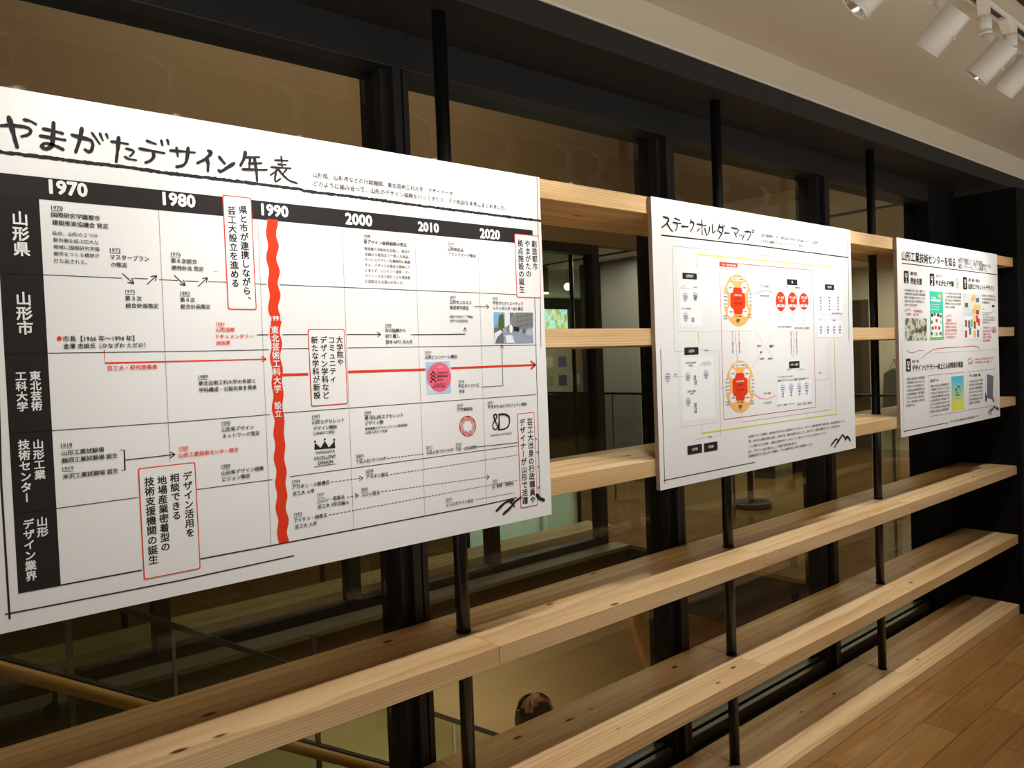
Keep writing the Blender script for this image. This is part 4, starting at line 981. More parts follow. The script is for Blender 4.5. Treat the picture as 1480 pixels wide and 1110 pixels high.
('v', 2, '相談と連携支援の窓口', 770.4, -404.5, 83.9, 'tx', 0),
('v', 2, '相談と連携支援の窓口', 808.6, -404.7, 84.6, 'tx', 0),
('t', 2, '山形県のデザイン企業等は、東北芸術工科大学および工業技術センターがもとに、デザイナーと技術企業が数々の商品を生み、商品の販路を持っている。', 475.7, -760.1, 683.8, 'K', 0),
('t', 2, '特に、地元ならの構造が密接に支援し、企業や行政、組織を技術的に結ぶことで、人材とデザイン資源の循環がまちのチームが可能である。', 474.8, -776.8, 643.5, 'K', 0),
('t', 2, 'こうした繋がり合うのが発展し、組織間の信頼性が深まりつつあることで、企業がスムーズに立ち上がる仕組みとなっている。', 473.9, -794.4, 531.9, 'K', 0),
('t', 2, 'また、デザイナー自らが教えることで地域で仕事が増え続ける。', 473.1, -811.9, 319.0, 'K', 0),
('t', 2, '地域産業が売り上げ拡充に向けて再構成し、それらの循環が創造・発信する場面を担っている。', 472.2, -826.8, 430.9, 'K', 0),
('s',2,[(1043.8,-845.4),(1064.4,-834.8),(1087.3,-825.0),(1098.4,-829.3),(1093.4,-837.7),(1069.9,-857.3)],11,'K'),
('s',2,[(1093.2,-842.0),(1114.4,-827.5),(1138.1,-813.1),(1149.3,-820.8),(1162.4,-835.4)],13,'K'),
('s',2,[(1162.4,-835.4),(1167.5,-827.0),(1181.7,-824.9),(1199.6,-842.4)],16,'K'),
('p',2,[(1056.2,-54.0),(1102.5,-15.4),(1217.6,-0.7),(1218.0,-103.7),(1188.7,-105.4),(1131.5,-103.3),(1036.7,-114.3),(1044.1,-76.3)],'g1',1),
('p',2,[(1025.4,-123.0),(1176.2,-122.7),(1140.3,-152.2),(1127.1,-185.7),(1093.1,-192.5),(1083.4,-165.8),(1040.4,-146.3)],'g2',1),
('t', 3, '山形工業技術センターを知る', 48.5, -76.8, 610.2, 'K', 1),
('l',3,[(46.9,-110.2),(1238.3,-109.8)],4,'K',0,0,2,0),
('t', 3, '山形県工業技術センターは、県内企業の', 700.4, -55.1, 326.3, 'K', 0),
('t', 3, 'デザイン活用を支え、相談から商品開発まで一貫し', 699.5, -70.8, 450.6, 'K', 0),
('t', 3, '幅広くサポートをしている機関です。', 698.5, -91.2, 391.2, 'K', 0),
('r',3,65.6,114.5,-196.9,-142.2,'K',2,6),
('r',3,77.3,103.5,-168.0,-154.0,'W',3,2),
('t', 3, '事業', 80.0, -161.0, 20.8, 'K', 2),
('t', 3, '１', 77.9, -180.1, 20.8, 'W', 3),
('r',3,344.7,399.1,-199.4,-141.9,'K',2,6),
('r',3,357.7,386.8,-169.0,-154.3,'W',3,2),
('t', 3, '事業', 360.7, -161.6, 23.1, 'K', 2),
('t', 3, '２', 358.5, -181.8, 23.0, 'W', 3),
('r',3,754.3,806.5,-203.5,-141.4,'K',2,6),
('r',3,769.4,792.3,-170.9,-154.7,'W',3,2),
('t', 3, '事業', 772.9, -162.8, 15.9, 'K', 2),
('t', 3, '３', 770.3, -184.4, 16.0, 'W', 3),
('r',3,65.0,114.1,-590.0,-532.7,'K',2,6),
('r',3,76.7,103.0,-561.4,-545.5,'W',3,2),
('t', 3, '事業', 79.4, -553.4, 20.9, 'K', 2),
('t', 3, '４', 77.4, -572.5, 20.8, 'W', 3),
('t', 3, '個別支援', 133.8, -151.0, 66.2, 'K', 1),
('t', 3, '伴走支援', 132.0, -184.9, 122.9, 'K', 2),
('t', 3, 'マッチング', 413.4, -150.8, 82.9, 'K', 1),
('t', 3, 'やまがたデザ縁', 411.7, -182.8, 220.7, 'K', 2),
('e',3,678.5,-177.9,43.6,47.2,'gr',2),
('e',3,678.4,-177.9,30.7,33.4,'W',3),
('e',3,678.4,-177.9,18.0,19.6,'gr',4),
('t', 3, '品評・展示・商品化', 822.7, -154.0, 158.4, 'K', 1),
('t', 3, '山形エクセレントデザイン', 820.8, -186.0, 367.7, 'K', 2),
('t', 3, 'す地域資源を生かした新しい価値づくり', 67.0, -228.2, 222.3, 'tx', 0),
('t', 3, 'の課題を整理し商品企画から開発販路開', 66.1, -244.4, 222.3, 'tx', 0),
('t', 3, '開拓まで専門職員が一緒に考えながら支', 65.2, -260.6, 222.3, 'tx', 0),
('t', 3, '支援する取り組みです地域資源を生かし', 64.4, -276.8, 222.2, 'tx', 0),
('t', 3, 'を検討する県内企業の課', 63.5, -293.4, 131.1, 'tx', 0),
('t', 3, 'えながら支援する取り組みです地域', 522.2, -229.0, 201.2, 'tx', 0),
('t', 3, 'イン活用を検討する県内企業の課題', 521.3, -245.6, 201.1, 'tx', 0),
('t', 3, '整理し商品企画から開発販路開拓ま', 520.4, -262.2, 201.1, 'tx', 0),
('t', 3, '専門職員が一緒に考えながら支援す', 519.5, -278.8, 201.1, 'tx', 0),
('t', 3, '取り組みです地域資源', 518.6, -295.2, 118.9, 'tx', 0),
('t', 3, 'る取り組みです地域資源を生かし', 1005.4, -228.0, 200.3, 'tx', 0),
('t', 3, 'する県内企業の課題を整理し商品', 1004.4, -246.0, 200.3, 'tx', 0),
('t', 3, 'から開発販路開拓ま', 1003.4, -264.0, 118.6, 'tx', 0),
('t', 3, 'す地域', 1010.0, -298.8, 23.3, 'tx', 0),
('t', 3, 'デザイン活用を検討する県内企業の課', 1011.9, -317.0, 131.6, 'tx', 0),
('t', 3, '題を整理し商品企画から開発', 1011.3, -327.5, 104.8, 'tx', 0),
('t', 3, 'デザイン活用を検討する県内企業の課', 1010.4, -341.5, 176.9, 'tx', 0),
('t', 3, '題を整理し商品企画から開発販路開拓', 1009.7, -355.2, 176.8, 'tx', 0),
('t', 3, 'まで専門職員が一緒に', 1008.9, -369.4, 104.9, 'tx', 0),
('l',3,[(58.7,-325.2),(79.8,-313.1),(86.3,-320.5),(102.0,-309.2),(110.7,-315.3),(117.8,-312.5),(127.7,-321.3)],3,'R2',0,0,2,0),
('l',3,[(521.7,-348.7),(544.4,-335.5),(551.3,-343.7),(568.3,-331.5),(577.6,-338.2),(585.2,-335.2),(595.9,-344.8)],3,'R2',0,0,2,0),
('l',3,[(1135.3,-408.4),(1156.8,-394.1),(1163.2,-403.2),(1179.2,-389.8),(1187.8,-397.3),(1195.0,-394.1),(1204.9,-404.9)],3,'R2',0,0,2,0),
('t', 3, '活用事例', 75.7, -334.6, 52.3, 'R2', 0),
('t', 3, '活用事例', 533.3, -359.0, 59.3, 'R2', 0),
('t', 3, '事例', 1150.0, -413.9, 51.3, 'R2', 0),
('t', 3, 'ら開発販路開拓ま', 155.3, -319.4, 99.0, 'R2', 0),
('t', 3, '考えなが', 154.4, -336.2, 59.0, 'R2', 0),
('t', 3, 'ら支援する取り組みです', 517.7, -375.4, 139.7, 'R2', 0),
('t', 3, '用を検討する県内企業の', 516.8, -391.9, 139.6, 'R2', 0),
('t', 3, '商品企画から開発販路開', 515.9, -408.4, 139.6, 'R2', 0),
('t', 3, '員が一緒に考えながら支', 515.0, -424.9, 139.6, 'R2', 0),
('t', 3, 'みです地域資源を生か', 514.1, -441.6, 125.3, 'R2', 0),
('t', 3, 'ン活用を検討する県', 1011.7, -396.4, 119.9, 'R2', 0),
('t', 3, '理し商品企画から開', 1010.7, -413.2, 120.0, 'R2', 0),
('t', 3, '門職員が一緒に考え', 1009.8, -430.0, 119.9, 'R2', 0),
('t', 3, 'り組みです地域資源', 1008.9, -446.8, 119.9, 'R2', 0),
('t', 3, '県内企業の課題を', 1007.9, -463.7, 107.7, 'R2', 0),
('r',3,62.4,299.4,-452.6,-352.6,'ph3',2,0),
('r',3,340.2,494.2,-452.1,-224.6,'tl',2,0),
('r',3,348.3,478.0,-439.5,-326.6,'W',3,0),
('r',3,351.9,465.8,-270.7,-261.4,'W',3,1),
('t', 3, 'デザ縁', 354.4, -258.0, 53.1, 'W', 2),
('r',3,330.6,494.2,-452.1,-440.9,'lg',3,0),
('r',3,350.5,375.0,-343.6,-328.9,'K',4,1),
('r',3,379.5,404.3,-338.6,-323.9,'g3',4,1),
('r',3,420.1,445.2,-343.0,-328.1,'K',4,1),
('r',3,449.3,474.7,-347.6,-332.6,'R2',4,1),
('r',3,342.9,367.4,-376.3,-361.5,'g3',4,1),
('r',3,401.1,426.0,-369.1,-354.2,'br',4,1),
('r',3,450.1,475.5,-376.1,-361.0,'O',4,1),
('r',3,352.9,377.4,-404.4,-389.4,'br',4,1),
('r',3,387.6,412.5,-402.1,-387.1,'R',4,1),
('r',3,428.5,453.7,-404.6,-389.4,'br',4,1),
('r',3,342.3,366.7,-430.0,-415.0,'g3',4,1),
('r',3,397.6,422.5,-432.8,-417.6,'lg',4,1),
('r',3,444.8,470.1,-430.8,-415.5,'g3',4,1),
('l',3,[(348.3,-284.7),(450.7,-286.2)],2,'W',0,0,3,0),
('l',3,[(347.6,-296.8),(450.0,-298.5)],2,'W',0,0,3,0),
('l',3,[(347.0,-308.9),(449.3,-310.8)],2,'W',0,0,3,0),
('e',3,455.4,-244.9,33.3,20.8,'O',3),
('r',3,753.7,989.5,-334.2,-223.5,'ph4',2,0),
('r',3,747.3,982.8,-454.6,-339.7,'W',2,0),
('r',3,768.7,796.0,-392.6,-356.6,'br',3,2),
('r',3,808.6,836.2,-395.2,-358.9,'g3',3,2),
('r',3,842.6,870.5,-390.2,-353.7,'lg',3,2),
('r',3,881.7,910.0,-374.8,-338.2,'O',3,2),
('r',3,919.3,948.0,-369.6,-332.8,'R',3,2),
('r',3,885.7,914.1,-400.5,-363.7,'br',3,2),
('r',3,942.1,971.1,-385.1,-348.0,'R',3,2),
('r',3,765.8,793.1,-445.4,-409.1,'R2',3,2),
('r',3,820.1,847.8,-430.7,-394.2,'g3',3,2),
('r',3,883.2,911.5,-446.6,-409.6,'O',3,2),
('r',3,929.1,957.8,-444.5,-407.2,'g3',3,2),
('r',3,772.2,813.6,-293.4,-271.0,'br',3,3),
('r',3,854.4,896.9,-261.5,-239.0,'O',3,3),
('r',3,875.4,918.3,-250.8,-228.4,'O',3,3),
('r',3,922.9,966.4,-265.2,-242.5,'g3',3,3),
('r',3,893.2,936.3,-301.8,-278.9,'Yl',3,3),
('r',3,867.4,910.1,-322.6,-299.7,'O',3,3),
('r',3,919.5,963.0,-327.2,-304.1,'br',3,3),
('r',3,937.6,981.4,-301.2,-278.1,'Yl',3,3),
('r',3,1153.3,1193.3,-286.5,-275.4,'K',2,2),
('l',3,[(1159.6,-296.6),(1186.6,-297.3)],3,'gr',0,0,2,0),
('l',3,[(1158.8,-309.9),(1185.9,-310.1)],3,'gr',0,0,2,0),
('l',3,[(75.4,-493.9),(106.1,-504.8),(153.8,-505.9),(202.7,-498.8),(246.6,-498.3),(266.3,-504.7)],2,'R2',0,0,2,0),
('l',3,[(233.6,-534.6),(290.4,-514.4),(359.5,-499.7),(429.9,-492.6),(550.6,-491.5),(728.4,-491.2),(862.3,-488.5),(924.3,-493.1),(966.0,-501.6)],3,'R2',0,0,2,0),
('l',3,[(290.4,-514.4),(381.9,-513.3),(1207.9,-514.2)],1,'gr',0,0,2,0),
('t', 3, '教育・普及', 130.2, -546.6, 72.1, 'K', 1),
('t', 3, 'デザインリテラシー向上と人材育成の推進', 128.6, -578.0, 601.4, 'K', 2),
('l',3,[(790.6,-561.3),(811.3,-551.8),(820.4,-557.1),(834.4,-548.9),(844.9,-556.3),(860.8,-565.9)],3,'R2',0,0,2,0),
('t', 3, 'が一緒に考えながら支援する取り組みです地域', 886.0, -558.4, 266.3, 'R2', 0),
('t', 3, 'です地域資源を生かした新しい価値づくり', 885.1, -575.0, 238.6, 'R2', 0),
('t', 3, '活用事例', 796.6, -575.0, 63.6, 'R2', 0),
('t', 3, 'を整理し商品企画から開発販路開', 66.3, -623.2, 195.7, 'tx', 0),
('t', 3, 'で専門職員が一緒に考えながら支', 65.4, -640.4, 195.6, 'tx', 0),
('t', 3, 'る取り組みです地域資源を生かし', 64.5, -657.5, 195.6, 'tx', 0),
('t', 3, 'する県内企業の課題を整理し商品', 63.6, -674.6, 195.5, 'tx', 0),
('t', 3, 'から開発販路開拓まで専門職員が', 62.7, -691.8, 195.4, 'tx', 0),
('t', 3, 'に考えながら支援する取り組みで', 61.7, -708.8, 195.5, 'tx', 0),
('t', 3, 'デザイン活用を検討する県内企業', 60.8, -726.0, 195.4, 'tx', 0),
('t', 3, '題を整理し商品', 59.9, -741.4, 86.2, 'tx', 0),
('l',3,[(301.7,-616.6),(754.2,-617.8),(760.7,-811.5),(313.9,-807.8),(301.7,-616.6)],1.6,'pl2',0,0,2,0),
('l',3,[(784.7,-620.0),(1179.3,-617.1),(1183.3,-816.2),(793.0,-808.7),(784.7,-620.0)],1.6,'pl2',0,0,2,0),
('t', 3, '＆Dスクール', 322.9, -642.4, 96.4, 'K', 2),
('t', 3, 'を整理し商品企画から開発販路開拓まで', 325.0, -668.0, 228.2, 'tx', 0),
('t', 3, 'で専門職員が一緒に考えながら支援する', 324.0, -685.0, 228.3, 'tx', 0),
('t', 3, 'る取り組みです地域資源を生かした新し', 323.1, -702.1, 228.2, 'tx', 0),
('t', 3, 'する県内企業の課題を整理し商品企画か', 322.2, -719.2, 228.1, 'tx', 0),
('t', 3, 'から開発販路開拓まで専門職員が一緒に', 321.3, -736.2, 228.1, 'tx', 0),
('t', 3, 'に考えながら支援する取り組みです地域', 320.4, -753.3, 228.0, 'tx', 0),
('t', 3, 'デザイン活用を検討する県内企業の課題', 319.5, -770.3, 227.9, 'tx', 0),
('t', 3, '題を整理し商品企画から開発販路開拓', 318.5, -787.3, 216.2, 'tx', 0),
('t', 3, 'デザイン経営塾・講座', 806.4, -640.3, 158.9, 'K', 1),
('t', 3, 'ら支援する取り組みです地域資', 808.9, -668.5, 190.5, 'tx', 0),
('t', 3, '用を検討する県内企業の課題を', 807.9, -687.0, 190.4, 'tx', 0),
('t', 3, '商品企画から開発販路開拓まで', 806.9, -705.4, 190.4, 'tx', 0),
('t', 3, '員が一緒に考えながら支援する', 805.9, -723.9, 190.3, 'tx', 0),
('t', 3, 'みです地域資源を生かした新し', 804.8, -742.4, 190.4, 'tx', 0),
('t', 3, '企業の課題を整理し商品企画か', 803.8, -760.8, 190.3, 'tx', 0),
('t', 3, '販路開拓まで専門職員が一', 802.8, -778.9, 161.0, 'tx', 0),
('r',3,577.4,734.9,-799.7,-633.9,'grd',2,0),
('s',3,[(647.8,-731.0),(650.3,-685.3)],7,'K'),
('s',3,[(650.3,-685.3),(670.9,-684.8),(684.3,-699.4),(684.8,-714.3),(673.6,-728.5),(647.8,-731.0)],7,'K'),
('s',3,[(631.3,-706.4),(624.0,-700.1),(632.0,-694.6),(640.5,-701.0),(633.8,-706.6),(620.6,-715.6),(620.0,-726.4),(630.0,-730.9),(641.8,-724.2),(644.8,-715.0)],6,'K'),
('l',3,[(617.8,-743.9),(698.6,-744.9)],1.5,'K',0,0,3,0),
('r',3,1026.0,1164.3,-802.5,-631.0,'g2',2,0),
('p',3,[(1058.9,-640.1),(1154.5,-654.7),(1136.8,-782.0),(1051.8,-766.2)],'g3',3),
('p',3,[(1028.9,-733.3),(1052.1,-761.0),(1043.2,-789.4),(1026.3,-780.4)],'K',4),
('p',3,[(1118.6,-759.6),(1141.0,-760.9),(1161.8,-794.3),(1139.1,-795.5)],'br',4),
('l',3,[(27.0,-852.3),(271.8,-853.2),(524.4,-854.2)],3,'K',0,0,2,0),
('l',3,[(29.2,-453.4),(29.6,-861.4)],1.6,'K',0,0,2,0),
('t', 3, 'デザインに関するご相談はお気軽に 山形県工業技術センターまで', 549.4, -851.8, 382.7, 'K', 0),
('s',3,[(1064.8,-848.9),(1107.3,-828.1),(1124.9,-834.6),(1095.2,-859.1)],12,'K'),
('s',3,[(1117.1,-839.4),(1163.6,-814.8),(1189.8,-836.5)],14,'K'),
('s',3,[(1189.8,-836.5),(1201.1,-824.9),(1226.4,-840.7)],16,'K'),
('l',3,[(1249.1,1.0),(1242.8,-495.3)],1.4,'gr',0,0,2,0)]

PW, PH, PT = 1.247, .878, .0155
ORG = {1: (.147, 2.04), 2: (1.845, 2.04), 3: (3.518, 2.042)}
fc = bpy.data.curves.new('lettering', 'FONT'); fo = bpy.data.objects.new('lettering', fc); COL.objects.link(fo)
fc.resolution_u = 2; fc.size = 1.0
_cache = {}
def glyphs(s, w, vertical):
    key = (s, w, vertical)
    if key in _cache: return _cache[key]
    fc.body = '\n'.join(s) if vertical else s
    fc.align_x = 'CENTER' if vertical else 'LEFT'; fc.space_line = 1.0
    fc.offset = 0.0
    bpy.context.view_layer.update()
    me = bpy.data.meshes.new_from_object(fo.evaluated_get(bpy.context.evaluated_depsgraph_get()))
    vs_ = [(v.co.x, v.co.y) for v in me.vertices]; fs = [tuple(p.vertices) for p in me.polygons]
    bpy.data.meshes.remove(me)
    if w or True:
        d = (.008, .013, .019, .024, .022)[w]; sh = [(d, d*.7), (-d, -d*.7)] if w == 0 else [(.042*math.cos(q*.785), .042*math.sin(q*.785)) for q in range(8)] if w == 4 else [(d, d), (-d, -d), (d, -d), (-d, d)]
        v0, f0 = vs_, fs; n0 = len(v0); vs_ = []; fs = []
        for i, (dx, dy) in enumerate(sh): vs_ += [(x+dx, y+dy, i) for x, y in v0]; fs += [tuple(q+n0*i for q in f) for f in f0]
    else: vs_ = [(x, y, 0) for x, y in vs_]
    _cache[key] = (vs_, fs); return vs_, fs
class Print:
    def __init__(self): self.v = []; self.f = []; self.m = []; self.mats = []; self.k = 0
    def mi(self, c):
        if c not in self.mats: self.mats.append(c)
        return self.mats.index(c)
    def face(self, pts, c, lay):
        n = len(self.v); y = -.00025 - .00018*lay - 1.6e-6*(self.k % 100)
        self.v += [(x/1000, y, z/1000) for x, z in pts]; self.f.append(tuple(range(n, n+len(pts)))); self.m.append(self.mi(c))
    def strip(self, L_, R_, c, lay):
        for i in range(len(L_)-1): self.face([L_[i], L_[i+1], R_[i+1], R_[i]], c, lay)
    def build(self, name, parent):
        me = bpy.data.meshes.new(name); me.from_pydata(self.v, [], self.f)
        for c in self.mats: me.materials.append(PMAT[c])
        me.polygons.foreach_set('material_index', self.m)
        bm = bmesh.new(); bm.from_mesh(me)
        for f in bm.faces:
            f.normal_update()
            if f.normal.y > 0: f.normal_flip()
        bm.to_mesh(me); bm.free()
        o = bpy.data.objects.new(name, me); COL.objects.link(o); o.parent = parent; return o
def offs(pts, w, jit=0):
    L_, R_ = [], []; n = len(pts)
    for i, (x, z) in enumerate(pts):
        a = pts[max(0, i-1)]; b = pts[min(n-1, i+1)]; dx, dz = b[0]-a[0], b[1]-a[1]; l = math.hypot(dx, dz) or 1
        nx, nz = -dz/l, dx/l; h = (w[i] if isinstance(w, list) else w)/2
        if 0 < i < n-1:
            u = (x-a[0], z-a[1]); v = (b[0]-x, b[1]-z); c = (u[0]*v[0]+u[1]*v[1])/((math.hypot(*u)*math.hypot(*v)) or 1); h /= max(.55, math.sqrt(max(.05, (1+c)/2)))
        j1 = 1+random.uniform(-jit, jit); j2 = 1+random.uniform(-jit, jit)
        L_.append((x+nx*h*j1, z+nz*h*j1)); R_.append((x-nx*h*j2, z-nz*h*j2))
    return L_, R_
def resample(pts, step):
    out = [pts[0]]
    for a, b in zip(pts, pts[1:]):
        n = max(1, int(math.hypot(b[0]-a[0], b[1]-a[1])/step))
        out += [(a[0]+(b[0]-a[0])*k/n, a[1]+(b[1]-a[1])*k/n) for k in range(1, n+1)]
    return out
def smooth(pts):
    for _ in range(2):
        if len(pts) < 3: return pts
        q = [pts[0]]
        for a, b in zip(pts, pts[1:]): q += [(a[0]*.75+b[0]*.25, a[1]*.75+b[1]*.25), (a[0]*.25+b[0]*.75, a[1]*.25+b[1]*.75)]
        pts = q + [pts[-1]]
    return pts
def rrect(x0, x1, z0, z1, r):
    if r <= 0: return [(x0, z0), (x1, z0), (x1, z1), (x0, z1)]
    r = min(r, (x1-x0)/2.1, (z1-z0)/2.1); o = []
    for cx, cz, a0 in ((x1-r, z0+r, -90), (x1-r, z1-r, 0), (x0+r, z1-r, 90), (x0+r, z0+r, 180)):
        for k in range(5): a = math.radians(a0+k*22.5); o.append((cx+r*math.cos(a), cz+r*math.sin(a)))
    return o
PR_ = {(b, k): Print() for b in (1, 2, 3) for k in ('title', 'text', 'diagram')}
for g in G:
    k, b = g[0], g[1]
    if k in 'tv':
        _, _, s, x, z, ln, c, w = g; V_, F_ = glyphs(s, w, k == 'v'); P_ = PR_[(b, 'text')]
        if not V_: continue
        n = len(P_.v); y = -.00025-.00018*6
        if k == 't':
            xa = min(v[0] for v in V_); xb = max(v[0] for v in V_); sc = ln/max(.1, xb-xa)
            cap = 7.5 if w == 0 else 10
            if len(s) <= 4 and c != 'W': cap = 5.2 if w == 0 else 7
            if b == 2 and w < 2 and len(s) < 20 and sc > cap: x += (ln-cap*(xb-xa))/2; sc = cap
            if b == 2 and w > 1 and sc > 17: x += (ln-17*(xb-xa))/2; sc = 17
            if b == 3 and w == 2 and len(s) > 12 and z > -200: szz = sc*1.3
            else: szz = sc
            P_.v += [((x+(v[0]-xa)*sc)/1000, y-v[2]*3e-6, (z+(v[1]-.36)*szz)/1000) for v in V_]
        else:
            za = max(v[1] for v in V_); N_ = len(s); pitch = ln/N_; sc = min(pitch*.98, 60)
            def adj(v):
                row = min(N_-1, max(0, int((.88-v[1])//1.0))); ch = s[row]; vx, vy = v[0], v[1]-(-row)
                if ch == 'ー': cx_, cy_ = 0, .37; vx, vy = -(vy-cy_), cx_+cy_+(vx)
                if ch in '、。': vx, vy = vx+.55, vy+.5
                return (x+vx*sc)/1000, (z-(row+.5)*pitch+(vy-.37)*sc)/1000
            for v in V_: q = adj(v); P_.v.append((q[0], y-v[2]*3e-6, q[1]))
        mi = P_.mi(c)
        P_.f += [tuple(i+n for i in f) for f in F_]; P_.m += [mi]*len(F_)
    elif k == 's':
        _, _, pts, w, c = g; P_ = PR_[(b, 'title')]; P_.k += 1; w = w*(.9 if b < 3 else .8)
        if b == 2: w *= .85
        q = resample(smooth(pts), 2.2); n = len(q)
        ww = [w*(.72+.28*math.sin(math.pi*min(1, (i+.8)/(n*.5+1)))+.07*random.uniform(-1, 1)) for i in range(n)]
        L_, R_ = offs(q, ww, .06); P_.strip(L_, R_, c, 5)
        for e, d in ((q[0], -1), (q[-1], 1)):
            r_ = w*.36; P_.k += 1; P_.face([(e[0]+r_*math.cos(a*.785), e[1]+r_*math.sin(a*.785)) for a in range(8)], c, 5)
    elif k == 'l':
        _, _, pts, w, c, dash, arrow, lay, jit = g; P_ = PR_[(b, 'title' if jit else 'diagram')]; P_.k += 1
        if jit:
            q = resample(pts, 4); q = [(x, z+random.uniform(-.6, .6)) for x, z in q]; L_, R_ = offs(q, [w*random.uniform(.75, 1.2) for _ in q], .1); P_.strip(L_, R_, c, lay)
        elif dash:
            st, gap = (1.6, 3.4) if dash == 2 else (5, 9)
            (xa, za), (xb, zb) = pts[0], pts[-1]; l = math.hypot(xb-xa, zb-za); t = 0
            while t < l:
                e = min(l, t+(st if dash == 2 else 5.5)); p0 = (xa+(xb-xa)*t/l, za+(zb-za)*t/l); p1 = (xa+(xb-xa)*e/l, za+(zb-za)*e/l)
                L_, R_ = offs([p0, p1], w); P_.strip(L_, R_, c, lay); t += gap
        else:
            L_, R_ = offs(pts, w); P_.strip(L_, R_, c, lay)
        if arrow:
            a, e = pts[-2], pts[-1]; l = math.hypot(e[0]-a[0], e[1]-a[1]); ux, uz = (e[0]-a[0])/l, (e[1]-a[1])/l; s_ = 9 if arrow == 1 else 17
            for sg in (1, -1):
                tip = (e[0]-ux*s_+sg*-uz*s_*.62, e[1]-uz*s_+sg*ux*s_*.62); L_, R_ = offs([tip, e], w); P_.strip(L_, R_, c, lay)
    elif k == 'r': PR_[(b, 'diagram')].k += 1; _, _, x0, x1, z0, z1, c, lay, r = g; PR_[(b, 'diagram')].face(rrect(x0, x1, z0, z1, r), c, lay)
    elif k == 'e':
        _, _, cx, cz, w, h, c, lay = g; PR_[(b, 'diagram')].k += 1; PR_[(b, 'diagram')].face([(cx+w/2*math.cos(i*math.pi/18), cz+h/2*math.sin(i*math.pi/18)) for i in range(36)], c, lay)
    elif k == 'p': PR_[(b, 'diagram')].k += 1; _, _, pts, c, lay = g; PR_[(b, 'diagram')].face(pts, c, lay)
    elif k == 'w':
        _, _, xa, za, xb, zb, w = g; L_, R_ = [], []; n = 160
        for i in range(n+1):
            t = i/n; z = za+(zb-za)*t; x = xa+(xb-xa)*t; o_ = 2.0*math.sin(t*2*math.pi*13+1.2)+.6*math.sin(t*41)
            L_.append((x-w/2+o_, z)); R_.append((x+w/2+o_*1.05+.8*math.sin(t*2*math.pi*14+.3), z))
        PR_[(b, 'diagram')].strip(L_, R_, 'R', 2)
bpy.data.objects.remove(fo); bpy.data.curves.remove(fc)
BL = {1: 'largest white timeline poster at left, red wavy band down its middle', 2: 'white stakeholder map poster in the middle with orange ovals', 3: 'white poster farthest right with small photos and green leaflet'}
for b in (1, 2, 3):
    ox, oz = ORG[b]
    t = thing('exhibition_poster', BL[b], 'poster', (ox, -.016, oz), 'posters hung on the shelf fronts', wc=False)
    bm = BM(); box(bm, 0, PW, 0, .0012, -PH, 0, 0); box(bm, .0003, PW-.0003, .0012, PT, -PH+.0003, -.0003, 1); obj('foam_board', bm, [M_board, M_core], t)
    for k, nm in (('title', 'title_lettering'), ('diagram', 'printed_diagram'), ('text', 'printed_text')):
        if PR_[(b, k)].f: PR_[(b, k)].build(nm, t)

# ---------------------------------------------------------------- track and spotlights
TY = -.585
t = thing('lighting_track', 'white lighting track recessed in cream ceiling carrying the spotlights', 'lighting track', (2.6, TY, 2.67))
bm = BM(); box(bm, -1.2, 5.6, TY-.018, TY-.012, 2.655, 2.6698); box(bm, -1.2, 5.6, TY+.012, TY+.018, 2.655, 2.6698); obj('track_lip', bm, M_white, t)
bm = BM(); box(bm, -1.2, 5.6, TY-.0119, TY+.0119, 2.664, 2.6698); obj('track_slot', bm, M_black, t)
AIM = Vector((0, .72, -.69)).normalized()
def make_spot():
    r = thing('track_spotlight', '', 'spotlight', (0, 0, 0), 'white spotlights on the ceiling track', wc=False)
    bm = BM(); prism(bm, [(-.075, .012), (-.075, -.004), (-.03, -.030), (.034, -.034), (.034, .012)], 'y', -.0165, .0165); obj('track_adaptor', bm, M_white, r, .004)
    bm = BM(); tube(bm, [(.008, 0, -.03), (.006, -.002, -.052), (.006, -.003, -.078)], [.021, .020, .0185], 24); tube(bm, [(.006, -.003, -.0785), (.006, -.003, -.090)], [.0205, .0195], 24); obj('swivel_joint', bm, M_white, r)
    bk = Vector((0, -.062, -.138)); fr = bk+AIM*.122
    bm = BM(); tube(bm, [(.006, -.003, -.0905), (.004, -.018, -.104), (.002, -.030, -.128)], [.0125, .013, .014], 18); obj('arm', bm, M_white, r)
    bm = BM(); a, b = frame(AIM); prof = [(0, 0), (0, .0388), (.002, .040), (.112, .040), (.1125, .039), (.1145, .039), (.115, .040), (.1215, .040), (.122, .0388), (.1215, .0368), (.100, .033), (.085, .018), (.085, 0)]
    R = [ring(bm, bk+AIM*h, a, b, max(rr, .0004), 40) for h, rr in prof]
    for u, w_ in zip(R, R[1:]):
        for i in range(40): f = bm.faces.new((u[i], u[(i+1) % 40], w_[(i+1) % 40], w_[i])); f.smooth = True
    o = obj('lamp_housing', bm, M_white, r)
    e = o.modifiers.new('es', 'EDGE_SPLIT'); e.split_angle = math.radians(40)
    bm = BM(); tube(bm, [bk+AIM*.0865, bk+AIM*.092, bk+AIM*.1005, bk+AIM*.1195], [.0165, .0185, .0322, .0360], 40, cap=False); obj('reflector', bm, M_rim, r, recalc=False)
    bm = BM(); tube(bm, [bk+AIM*.0855, bk+AIM*.0862], .0135, 24); obj('lamp_lens', bm, M_led, r)
    bm = BM(); tube(bm, [bk+AIM*.06+b*.0405, bk+AIM*.06+b*.048], .0035, 12); obj('lock_screw', bm, M_white, r)
    return r, fr
SL = ['white spotlight at the left, only its lit mouth below the frame edge', 'white spotlight second from left, largest fully seen cylinder', 'white spotlight third from left with visible track adaptor and bright mouth', 'white spotlight farthest right, cut by the frame edge']
proto, SFR = make_spot(); first = True; vis = 0
